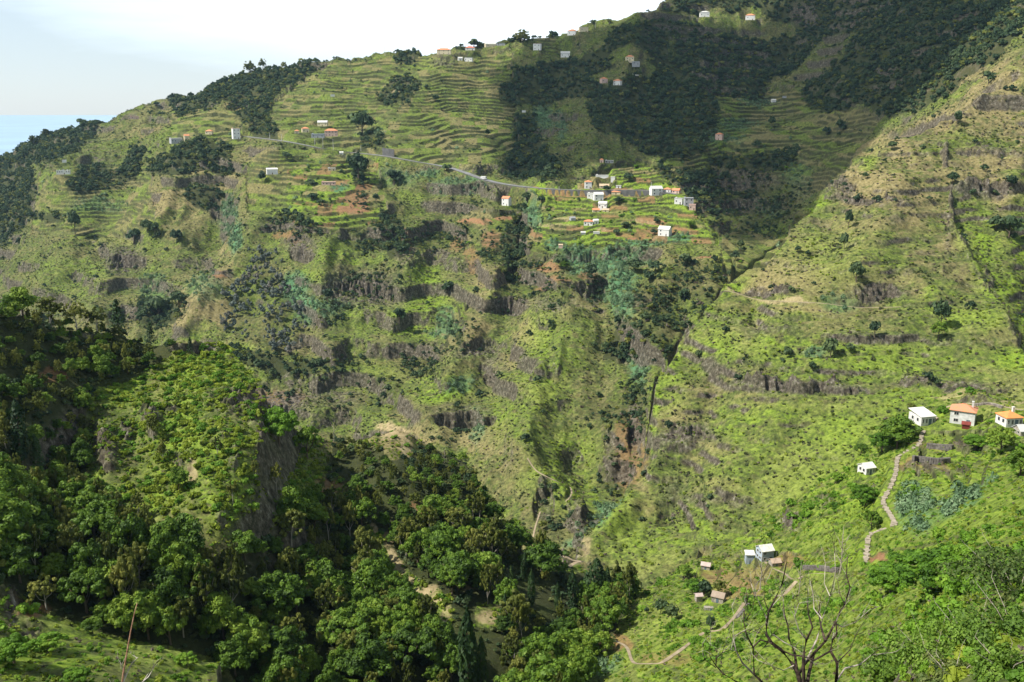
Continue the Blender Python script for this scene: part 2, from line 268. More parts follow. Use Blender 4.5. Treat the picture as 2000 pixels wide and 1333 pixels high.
CANE = [(1250,478,50,9,.9),(1130,490,40,12),(1200,500,70,14),(1270,478,36,12),(1300,468,30,12),(1170,520,60,16),(1215,600,24,44),(1210,560,34,30),(1245,720,20,34),(1040,420,18,36),(1085,480,24,12),(445,420,18,44),(460,470,14,34),(575,560,26,34),(600,600,26,30),(720,255,30,8,.4),(870,620,20,30,.7),(870,640,34,16,.7),(1170,1010,22,30,1,35),(1190,975,26,20),(1130,1045,40,10,.8,-20),(1390,270,60,10,.8),(1440,240,40,12,.6),(900,360,60,14,.6),(830,340,30,10,.6),(660,365,20,9),(1560,350,30,40,.3),(780,350,40,20,.4),(1060,235,22,24,.8),(1095,250,12,30,.7),(1500,410,30,20,.4),(930,840,14,26,.7),(900,750,30,14,.6),(1640,590,40,20,.4),(1590,690,26,10,.7),(640,600,40,20,.7),(1880,970,70,20,.8,-35),(1790,990,40,50,.7),(1170,1300,40,24,.7),(1120,1320,40,20,.7),(1330,460,24,12),(1480,200,40,10,.4),(400,560,40,40,.4),(300,560,30,30,.4),(190,400,60,16,.4)]
LUSH = [(1900,440,24,30,1),(1925,500,34,44,1),(1965,560,30,44,1),(1998,620,30,40,1),(1700,310,30,10,.9,-42),(1600,400,40,10,.9,-40),(1510,492,40,10,.9,-38),(1430,565,40,12,1,-42),(1370,630,40,14,1,-48),(1310,705,40,14,1,-52),(1280,780,14,30,1),(1268,850,12,40,.9),(400,740,90,60),(470,700,30,30,.9),(350,850,60,60),(430,900,60,70,.9),(240,760,60,40),(440,1000,60,50,.7),(560,930,50,30),(320,950,60,50,.8),(830,570,36,80),(830,600,60,60,.9),(790,620,40,40),(1060,720,50,110,.7),(860,760,60,30),(1100,890,70,50,.7),(1100,950,80,40,.8),(1450,620,200,14,.5),(1500,680,60,40,.6),(1620,500,120,60,.35),(1700,700,200,50,.7),(1400,680,60,40,.8),(1300,750,50,60,.6),(1500,830,120,50,.6),(1640,850,80,60,.8),(1900,440,40,60,.95),(1920,470,40,50,.9),(1960,560,60,60,.9),(1990,480,30,100,.8),(1890,620,100,30,.7),(1980,700,60,30),(1830,600,40,40,.6),(1250,1060,100,60,.6),(1200,1020,60,60,.7),(1360,1050,60,40,.7),(640,330,80,40,.5),(680,350,60,20,.8),(600,400,60,20,.6),(1180,410,90,30,.8),(1240,450,90,30,.8),(1360,440,40,40,.8),(1140,420,60,30,.7),(870,460,30,20,.4),(560,390,40,20,.5),(120,400,60,40,.6),(250,470,60,40,.3),(150,540,100,40,.3),(700,600,40,30,.7),(660,500,50,20,.8),(610,540,40,20,.5),(1800,1000,400,300,.75),(1500,1250,400,120,.8),(1150,1290,160,60,.6),(300,1260,200,60,.6),(100,1250,90,60,.6),(180,1230,60,20,.8),(30,1290,60,40,.8),(950,1230,60,30,.8),(850,1190,30,30,.7),(710,1060,50,30,.6),(380,290,60,10,.5),(430,235,60,20,.4),(660,180,100,40,.25),(860,180,60,14,.5),(820,170,60,14,.4),(870,130,60,20,.3),(1400,200,80,20,.3),(1530,590,200,14,.3),(700,730,120,30,.4),(1430,520,50,40,.6),(1000,820,60,60,.4)]
DRYM = [(480,200,60,20),(860,125,50,14),(800,115,60,12,.9),(830,200,30,14),(400,350,80,40,.9),(340,400,80,50,.8),(280,470,60,60,.6),(430,380,60,40,.7),(400,590,60,80),(360,640,30,40),(450,500,30,50,.8),(1750,300,120,50,.9),(1700,360,160,60,.9),(1650,450,150,60,.7),(1500,540,110,40,.8),(1900,200,160,100),(1950,260,100,120),(1950,330,80,80),(1800,450,120,60,.5),(1940,150,120,60),(1550,600,120,20,.7),(1480,660,90,40,.4),(960,570,50,50,.8),(930,640,30,50,.8),(1020,680,36,90,.7),(1060,800,30,100,.5),(770,850,60,40,.8),(820,880,60,30,.6),(930,860,60,40,.5),(980,900,60,40,.4),(1350,800,60,60,.6),(1380,900,80,50,.5),(1560,790,160,20,.5),(300,260,60,14,.6),(500,330,40,50,.6),(560,320,50,24,.5),(700,420,60,20,.5),(1350,510,80,20,.4),(1250,960,50,50,.4),(680,280,80,12,.3),(130,480,70,40,.4),(200,560,60,30,.3),(1500,210,60,20,.8),(1600,230,100,30,.7),(1530,270,60,20,.6),(1040,600,60,20,.6),(1140,600,50,30,.4),(1300,570,60,30,.5),(1290,1210,90,30,.5),(1350,1230,80,30,.5),(1430,1130,60,40,.5),(1880,780,60,12,.9),(1960,800,60,10,.8),(1820,890,50,14,.7),(1260,1230,50,30,.5),(340,1260,120,30,.3),(640,870,40,20,.5),(1210,1200,30,30,.3)]
FOREST = [[(-400,320),(0,312),(30,298),(60,275),(110,250),(160,234),(205,232),(190,258),(150,282),(155,300),(100,322),(60,322),(76,372),(44,430),(0,505),(-400,600)],
 [(322,195),(340,180),(400,160),(480,135),(560,118),(630,112),(610,145),(560,170),(530,205),(520,235),(490,215),(440,200),(400,215),(345,228)],
 [(450,220),(520,225),(545,265),(500,272),(475,240)], [(290,320),(340,285),(400,268),(440,285),(455,330),(430,345),(390,330),(330,345),(292,348)], [(365,365),(400,340),(432,370),(435,425),(405,425),(362,395)],
 [(225,340),(262,298),(285,300),(262,350),(240,362)], [(738,180),(760,160),(790,150),(822,160),(800,190),(762,208),(738,200)], [(770,108),(800,100),(825,102),(800,124),(770,122)],
 [(970,180),(1000,145),(1050,128),(1130,125),(1180,90),(1200,60),(1240,55),(1280,40),(1320,40),(1400,66),(1480,84),(1560,66),(1610,20),(1590,-200),(2400,-300),(2400,0),(2000,50),(1960,110),(1880,160),(1810,220),(1740,240),(1690,205),(1620,222),(1570,200),(1560,180),(1640,120),(1680,60),(1600,80),(1560,130),(1500,170),(1480,200),(1400,180),(1400,260),(1370,300),(1330,310),(1260,305),(1220,275),(1170,270),(1150,200),(1110,190),(1060,220),(1010,215),(975,205)],
 [(1285,25),(1300,0),(1320,-60),(1700,-250),(1700,60),(1560,60),(1480,30),(1400,22)],
 [(998,240),(1040,232),(1060,290),(1100,330),(1080,362),(1030,350),(1005,310)], [(1270,330),(1330,340),(1420,340),(1440,360),(1400,420),(1370,400),(1330,365)], [(1560,290),(1450,300),(1370,310),(1420,335),(1540,330)],
 [(985,470),(1010,400),(1035,400),(1030,470),(1005,540),(985,540)], [(740,405),(775,425),(800,475),(790,500),(765,515),(735,480)], [(515,425),(560,412),(608,432),(600,455),(540,440)], [(160,330),(200,320),(220,360),(160,380),(125,372)], [(55,418),(120,415),(125,428),(56,432)],
 [(700,255),(740,260),(750,290),(700,290)], [(690,330),(710,330),(712,370),(690,370)], [(1060,325),(1000,315),(985,340),(1070,355)], [(410,670),(500,690),(600,700),(640,720),(600,740),(500,722),(430,700)], [(1200,640),(1260,640),(1270,700),(1250,710),(1180,690)], [(300,580),(350,610),(340,640),(270,645),(260,610)], [(1140,205),(1200,210),(1200,270),(1160,260)],[(860,70),(900,75),(970,80),(1040,60),(1150,45),(1160,60),(1040,78),(960,92),(900,98)]]
EUCA = [[(480,500),(500,485),(540,500),(560,560),(600,620),(600,660),(560,690),(500,670),(430,650),(415,610),(470,560)]]
FORN = [[(-300,570),(60,590),(200,630),(340,660),(330,700),(300,720),(250,745),(190,760),(165,800),(175,960),(240,1040),(320,1060),(400,1115),(430,1120),(490,1070),(560,1000),(620,985),(640,920),(650,870),(720,870),(760,880),(800,870),(930,910),(960,960),(980,1040),(1020,1080),(1110,1120),(1190,1130),(1235,1190),(1190,1260),(1100,1400),(500,1900),(500,1400),(440,1295),(330,1270),(220,1245),(100,1200),(30,1160),(-300,1150)]]
DSC = [(1888,440,12,26,.9),(1918,505,16,30,.9,-35),(1955,560,14,34,.8,-40),(1990,620,14,34,.7,-40),(1880,380,10,30,.6),(1400,540,24,22),(1370,590,26,26),(1325,650,30,30),(1280,705,26,30),(1240,780,26,40,.9),(1230,860,30,60,.8),(1190,920,30,40,.8),(1470,400,90,60,.8),(1440,350,80,30,.7),(1290,640,30,50),(1270,690,30,30),(1285,590,50,40),(1335,560,40,34),(1220,670,50,36),(1150,540,40,20,.7),(985,600,40,24),(1090,570,50,30,.6),(620,720,90,26),(705,470,40,30),(560,445,50,20),(1190,810,60,46,.8),(1160,560,20,40),(300,610,60,30),(900,640,30,30,.6),(740,770,60,30,.7),(820,700,40,30,.6),(1030,520,40,40,.8),(960,470,30,40,.8),(1000,460,30,40,.8),(1240,830,30,40,.6),(1330,870,60,24,.5),(720,560,60,30,.7),(500,780,80,30,.6),(1800,660,50,30,.7),(1070,1010,40,40,.6),(650,640,30,30,.5),(910,400,40,20,.6),(870,460,60,30,.5),(1950,470,40,60,.5),(1900,470,20,60,.7),(1930,550,20,50,.6),(200,360,50,30,.5),(700,420,20,40,.5),(1050,320,60,30,.6)]
CLEARN = [[(700,1030),(740,1035),(790,1100),(830,1150),(880,1170),(880,1230),(840,1200),(800,1150),(740,1110),(700,1080)], [(730,840),(800,840),(800,890),(760,900)], [(930,1180),(980,1190),(970,1230),(920,1230)], [(660,930),(690,960),(660,990),(630,950)], [(480,950),(520,900),(560,930),(520,990)], [(1100,1080),(1150,1080),(1130,1120),(1090,1110)],[(350,660),(400,660),(400,700),(340,700)]]
FIELD = pmask(TERR); M_ROCK = emask(ROCK, .6); M_SOIL = emask(SOIL, .3); M_TAN = emask(TAN, .3); M_CANE = emask(CANE, .5); M_LUSH = emask(LUSH, .8); M_DRY = emask(DRYM, .8)
clearf = emask([(1230,122,42,26),(1190,155,34,18),(1250,140,30,18),(1395,20,24,6),(1465,28,20,6),(1125,68,40,14),(1310,90,8,30,.8)], .1) > .5
M_DSC = emask(DSC, .7); M_FOR = pmask(FOREST) * (~clearf); M_EUC = pmask(EUCA); M_FORN = pmask(FORN) * (1 - pmask(CLEARN))

def boxblur(M, k):
    for ax in (0, 1):
        P = np.pad(M, [(k + 1, k) if a == ax else (0, 0) for a in (0, 1)], 'edge').cumsum(ax, dtype=np.float32); n_ = M.shape[ax]
        M = (np.take(P, range(2 * k + 1, 2 * k + 1 + n_), ax) - np.take(P, range(0, n_), ax)) / (2 * k + 1)
    return M
M_FRINGE = boxblur(M_FOR.astype(np.float32), 7)
# ------------------------------------------------------------------ weathering of the surface
PX0, PY0 = project(X, Y, Z)
near = (DG < 345) & np.ones(Z.shape, bool)
def S(M): return msample(M, PX0, PY0).astype(np.float32)
rock0 = S(M_ROCK)
terr = S(FIELD)
forest = np.where(near, S(M_FORN), np.maximum(S(M_FOR), S(M_EUC)))
euc = np.where(near, 0, S(M_EUC))
sN = np.where(near, 0.3, 1.0).astype(np.float32); YV = Y * .9 + Z * 1.5
warpx = 14 * fbm(X / 70, Y / 70, 2, 50); warpy = 20 * fbm(X / 70, Y / 70, 2, 60)
rg = ridged((X + warpx) / 52, (Y + warpy) / 120, 3, 70)
big = np.where(near, 0.8, 6.5)
dz = big * (1 - 0.6 * terr) * rg
if True:
    for wl, am, sd in ((26, 2.4, 80), (9, 1.1, 84), (3.4, 0.5, 88), (1.5, 0.22, 92)):
        dz = dz + np.where(near, 0.35, 1.0) * am * (1 - 0.75 * terr) * vn((X + warpx * .3) / wl, (Y + warpy * .3) / wl, sd)
dz = dz + np.where(near, .4, 2.6) * (1 - .8 * terr) * ridged((X + warpx) / 21, (Y + warpy) / 34, 2, 77)
lump = np.where(near, 2.6, 4.6)
dz = dz + rock0 * lump * (ridged(X / np.where(near, 3.2, 8), Y / np.where(near, 5, 16), 3, 96) + 0.4 * vn(X / 2.2, Y / 2.2, 97))
isP = (DG > 345) & (DG < 850) & ((PX0 > 1660) | (DG < 615)) & (PX0 > 1260) & (PY0 > 225); isP = isP | ((DG > 345) & (DG < 790) & (PX0 > 1480) & (PY0 < 560)); isP = blurc(isP.astype(np.float32), 6)
dz = dz * (1 - .62 * isP * (1 - rock0))
Z1 = Z + dz.astype(np.float32) * np.clip((DG - 12) / 60, 0, 1)
# strata: hard lava beds stand out as short cliffs
def steps(Zi, per, share, lift):
    t = Zi / per; fl = np.floor(t); fr = t - fl
    s = np.where(fr < share, fr / share * lift, lift + (1 - lift) * (fr - share) / (1 - share))
    return (fl + s) * per, fr > share
zw = Z1 + 5 * fbm(X / 90, Y / 90, 2, 101) + 1.2 * vn(X / 16, Y / 16, 104)
stm = sstep(-0.05, 0.25, fbm(X / 75, Y / 110, 3, 110) + 0.5 * rock0) * (1 - terr) * (DG > 345) * (1 - .55 * isP)
zs, ris = steps(zw, 19.0, 0.78, 0.32)
Z2 = Z1 + (zs - zw) * stm
bed = ris & (stm > 0.45)
zw = Z2 + 3 * fbm(X / 60, Y / 60, 2, 160) + .7 * vn(X / 9, Y / 9, 161); zs, ris2 = steps(zw, 7.0, .76, .42); lm = isP * sstep(-.1, .25, fbm(X / 50, (Y + Z) / 14, 3, 165) + .08); Z2 = Z2 + (zs - zw) * lm; led = ris2 & (lm > .5)
# farmed terraces: level treads, short dry-stone risers
zw = Z2 + 14 * fbm(X / 120, Y / 140, 2, 120) + 2.6 * vn(X / 26, Y / 26, 122) + 0.4 * vn(X / 7, Y / 7, 121)
per = np.where(near, 2.6, np.clip(DG / 210.0, 3.6, 7.5)).astype(np.float32)
pq = np.where(near, 2.6, np.where((PX0 > 1020) & (PX0 < 1410) & (PY0 > 318) & (DG < 1060), 3.4, 5.2)).astype(np.float32)
zs, rt = steps(zw, pq, 0.72, 0.22)
tw = terr * np.where(near, 1, sstep(-0.34, 0.05, fbm(X / 45, (Y + Z) / 16, 3, 125) + 0.08 + .5 * ((PX0 > 1020) & (PX0 < 1410) & (DG < 1060))))
Z3 = Z2 + (zs - zw) * tw
riser = (rt & (tw > 0.5)).astype(np.float32)
del zw, zs
Z = Z3.astype(np.float32)
# steepness
gR = np.zeros_like(Z); gR[1:-1] = (Z[2:] - Z[:-2]) / (Drow[2:] - Drow[:-2])[:, None]
dA = np.gradient(azc)[None] * DG; gA = np.gradient(Z, axis=1) / dA
slope = np.hypot(gR, gA)
far_ = (DG > 345).astype(np.float32); steep = sstep(1.25, 2.3, slope) * (1 - terr * 0.8)
fine = fbm(X / (4.5 * sN), YV / (4.5 * sN), 4, 130, .65)
mid = fbm(X / (24 * sN) + .4 * fine, YV / (30 * sN), 4, 140, .6)
wide = fbm(X / (90 * sN), YV / (120 * sN), 3, 150)
rock = np.clip(np.maximum(rock0 * sstep(-0.35, 0.15, fine + 0.5 * (slope > .9)), np.maximum(steep * .9, bed * sstep(-.25, .15, fine + mid) * .85)) + .45 * led * sstep(-.1, .3, fine), 0, 1)
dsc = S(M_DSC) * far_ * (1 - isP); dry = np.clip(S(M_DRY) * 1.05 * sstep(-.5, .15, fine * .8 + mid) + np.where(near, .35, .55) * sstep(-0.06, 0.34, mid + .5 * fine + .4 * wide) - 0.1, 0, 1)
dry = dry * (1 - .3 * far_ * (1 - isP) * (1 - sstep(.3, .7, S(M_DRY)))); lush = np.clip(S(M_LUSH) * sstep(-.45, .1, fine * .7 + mid) + np.where(near, .75, .3) * sstep(0.1, .4, -mid + .6 * fine), 0, 1)
cane = np.clip(S(M_CANE) * sstep(-.45, -.1, fine), 0, 1)
soil = np.clip(S(M_SOIL) * sstep(-.3, .0, fine + .2), 0, 1)
tan = np.clip(S(M_TAN) * sstep(-.5, -.15, fine), 0, 1)
# plots of the terraced fields: each bed between two risers has its own crop
cell = np.floor(Z / pq).astype(np.int32); cx = np.floor(X / 16 + 3 * vn(cell * 7.3, cell * 1.7, 3)).astype(np.int32)
hsh = TAB[(cell * 37 + cx * 11) & 511, (cx * 53 + cell * 5) & 511]
vill = ((PX0 > 1030) & (PX0 < 1405) & (PY0 > 322) & (PY0 < 480) & (DG < 1060) & (DG > 700)) | ((PX0 > 560) & (PX0 < 740) & (PY0 > 320) & (PY0 < 440) & (DG < 1200) & (DG > 700))
tl = (terr > .5) & far_.astype(bool) & ~vill; dry = np.where(tl, np.where(hsh < -.35, .65, dry * .5), dry); lush = np.where(tl, np.where(hsh > .25, .4, lush * .5), lush)
lush = np.where(vill & (hsh > -.1), np.maximum(lush, .8), lush); soil = np.where(vill & (hsh < -.72), np.maximum(soil, .75), soil); dry = np.where(vill & (hsh > -.72) & (hsh < -.35), np.maximum(dry, .85), dry * np.where(vill, .5, 1))
rock = rock * np.where(vill, 0.3, 1)
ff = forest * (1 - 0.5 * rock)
pathm = np.zeros_like(Z)
fl = Z.shape
print('terrain', fl, float(Z.min()), float(Z.max()))

# ------------------------------------------------------------------ standing on the land
def ground(x, y):
    d = math.hypot(x, y); a = math.atan2(x, y)
    i = np.searchsorted(Drow, d) - 1; i = int(np.clip(i, 0, nR - 2)); j = int(np.clip(np.searchsorted(azc, a) - 1, 0, nC - 2))
    u = (d - Drow[i]) / (Drow[i + 1] - Drow[i]); v = (a - azc[j]) / (azc[j + 1] - azc[j])
    return float((Z[i, j] * (1 - u) + Z[i + 1, j] * u) * (1 - v) + (Z[i, j + 1] * (1 - u) + Z[i + 1, j + 1] * u) * v)
def hit(px, py, dmin=8.0, dmax=1e9):
    """where the sight line through a photo point first meets the ground"""
    a, te = to_ray(px, py); a = float(a); te = float(te)
    j = int(np.clip(np.searchsorted(azc, a) - 1, 0, nC - 2)); v = (a - azc[j]) / (azc[j + 1] - azc[j])
    prof = Z[:, j] * (1 - v) + Z[:, j + 1] * v
    ok = (prof >= CAMZ + Drow * te) & (Drow > dmin) & (Drow < dmax)
    i = int(np.argmax(ok))
    if not ok[i]:
        e = np.where((Drow > dmin) & (Drow < min(dmax, 2500)), prof - Drow * te, -1e9); i = int(np.argmax(e)); d = Drow[i]
    else:
        d0, d1 = Drow[max(i - 1, 0)], Drow[i]; f0 = prof[max(i - 1, 0)] - CAMZ - d0 * te; f1 = prof[i] - CAMZ - d1 * te
        d = d1 if f1 == f0 else d0 + (d1 - d0) * min(max(-f0 / (f1 - f0), 0), 1)
    x, y = d * math.sin(a), d * math.cos(a)
    return Vector((x, y, ground(x, y)))


# ------------------------------------------------------------------ road and paths cut into the slopes
def dens_line(pts, step=5):
    out = []
    for (x0, y0), (x1, y1) in zip(pts[:-1], pts[1:]):
        n = max(1, int(math.hypot(x1 - x0, y1 - y0) / step))
        for k in range(n): out.append((x0 + (x1 - x0) * k / n, y0 + (y1 - y0) * k / n))
    return out + [pts[-1]]
def lay_line(pts, step=5, smooth=3, dmin=8, dmax=1e9):
    P = np.array([hit(x, y, dmin, dmax) for x, y in dens_line(pts, step)])
    # drop jumps in distance
    dd = np.hypot(P[:, 0], P[:, 1]); med = np.array([np.median(dd[max(0, i - 3):i + 4]) for i in range(len(dd))]); P = P[np.abs(dd - med) < .06 * med]
    for _ in range(smooth):
        Q = P.copy(); Q[1:-1] = (P[:-2] + 2 * P[1:-1] + P[2:]) / 4; P = Q
    return P
def cut(P, hw, bl, arr=None):
    x0, y0 = P[:, 0].min() - hw - bl, P[:, 1].min() - hw - bl; x1, y1 = P[:, 0].max() + hw + bl, P[:, 1].max() + hw + bl
    r_, c_ = np.nonzero((X > x0) & (X < x1) & (Y > y0) & (Y < y1)); xx, yy = X[r_, c_], Y[r_, c_]
    best = np.full(xx.shape, 1e9); zb = np.zeros(xx.shape)
    for a_, b_ in zip(P[:-1], P[1:]):
        dx, dy = b_[0] - a_[0], b_[1] - a_[1]; l2 = dx * dx + dy * dy + 1e-9
        t = np.clip(((xx - a_[0]) * dx + (yy - a_[1]) * dy) / l2, 0, 1); d = np.hypot(xx - a_[0] - t * dx, yy - a_[1] - t * dy); m = d < best
        best[m] = d[m]; zb[m] = (a_[2] + (b_[2] - a_[2]) * t)[m]
    wgt = 1 - sstep(hw, hw + bl, best); Z[r_, c_] = Z[r_, c_] * (1 - wgt) + zb * wgt
    k = best < hw + 0.5 * bl; pathm[r_[k], c_[k]] = 1
ROAD = lay_line([(478,267),(520,272),(560,276),(600,285),(640,293),(690,299),(740,303),(790,312),(830,320),(868,324),(890,329),(915,340),(935,349),(970,358),(1010,364),(1060,369),(1120,372),(1200,372),(1275,372),(1325,380)], 12, 6, 800)
cut(ROAD, 5.2, 9)
ROAD2 = lay_line([(80,330),(62,318),(50,305)], 8, 2, 800)
PATHS = [('A', [(1195,1250),(1225,1262),(1235,1297),(1290,1297),(1330,1270),(1375,1235),(1410,1232),(1440,1200),(1455,1175),(1470,1163),(1530,1165),(1560,1130),(1580,1120),(1620,1122),(1690,1100)], .38),
 ('B', [(1495,1098),(1510,1112),(1535,1120),(1545,1135),(1560,1130)], .35), ('C', [(1832,800),(1870,790),(1900,788),(1950,793),(1998,802)], .5),
 ('D', [(1415,568),(1440,572),(1470,585),(1540,590),(1600,592),(1680,602),(1760,600)], .6), ('E', [(1030,895),(1045,920),(1085,940),(1115,950),(1120,965),(1105,980)], .5),
 ('F', [(1100,1076),(1140,1076),(1135,1092),(1110,1108)], .6), ('G', [(1055,1000),(1045,1030),(1040,1055)], .45), ('H', [(1185,1285),(1175,1262),(1200,1250)], .5), ('I', [(1730,272),(1760,268),(1790,262)], 1.2)]
PLINES = []
for k_, pts, hw in PATHS:
    P = lay_line(pts, 6, 3, 8, 340 if k_ in 'ABCFH' else 1e9) if k_ != 'D' else lay_line(pts, 8, 4, 380)
    if len(P) > 3: cut(P, hw + .2, .9 if k_ in 'ABCH' else 2.0); PLINES.append((k_, P, hw))
STEPS = lay_line([(1690,1102),(1694,1070),(1695,1046),(1722,1036),(1750,1026),(1735,1000),(1722,982),(1738,955),(1750,925),(1752,893),(1772,882),(1797,870),(1800,848),(1812,828),(1830,815)], 5, 3, 8, 330)
cut(STEPS, 1.1, 1.6)
# the road stands on a wall where it crosses the village spur
rw = (PX0 > 1046) & (PX0 < 1288) & (DG > 930) & (DG < 1090); rr2, cc2 = np.nonzero(rw); bx = np.full(rr2.shape, 1e9); zb2 = np.zeros(rr2.shape); db2 = np.zeros(rr2.shape); xx, yy = X[rr2, cc2], Y[rr2, cc2]
for q in ROAD:
    dq = np.hypot(xx - q[0], yy - q[1]); m = dq < bx; bx[m] = dq[m]; zb2[m] = q[2]; db2[m] = math.hypot(q[0], q[1])
dn = (DG[rr2, 0] < db2 - 5.0) & (bx < 17); Z[rr2[dn], cc2[dn]] = np.minimum(Z[rr2[dn], cc2[dn]], zb2[dn] - 5.4 - (bx[dn] - 5) * .12)
# building plots
HL = []
def plot(px, py, wpx, dmin=8, dmax=1e9):
    p = hit(px, py, dmin, dmax); d = math.hypot(p.x, p.y); HL.append((px, py, wpx)); return p, d

W_, C_, G_, K_, ST = 'white', 'cream', 'grey', 'pink', 'stone'
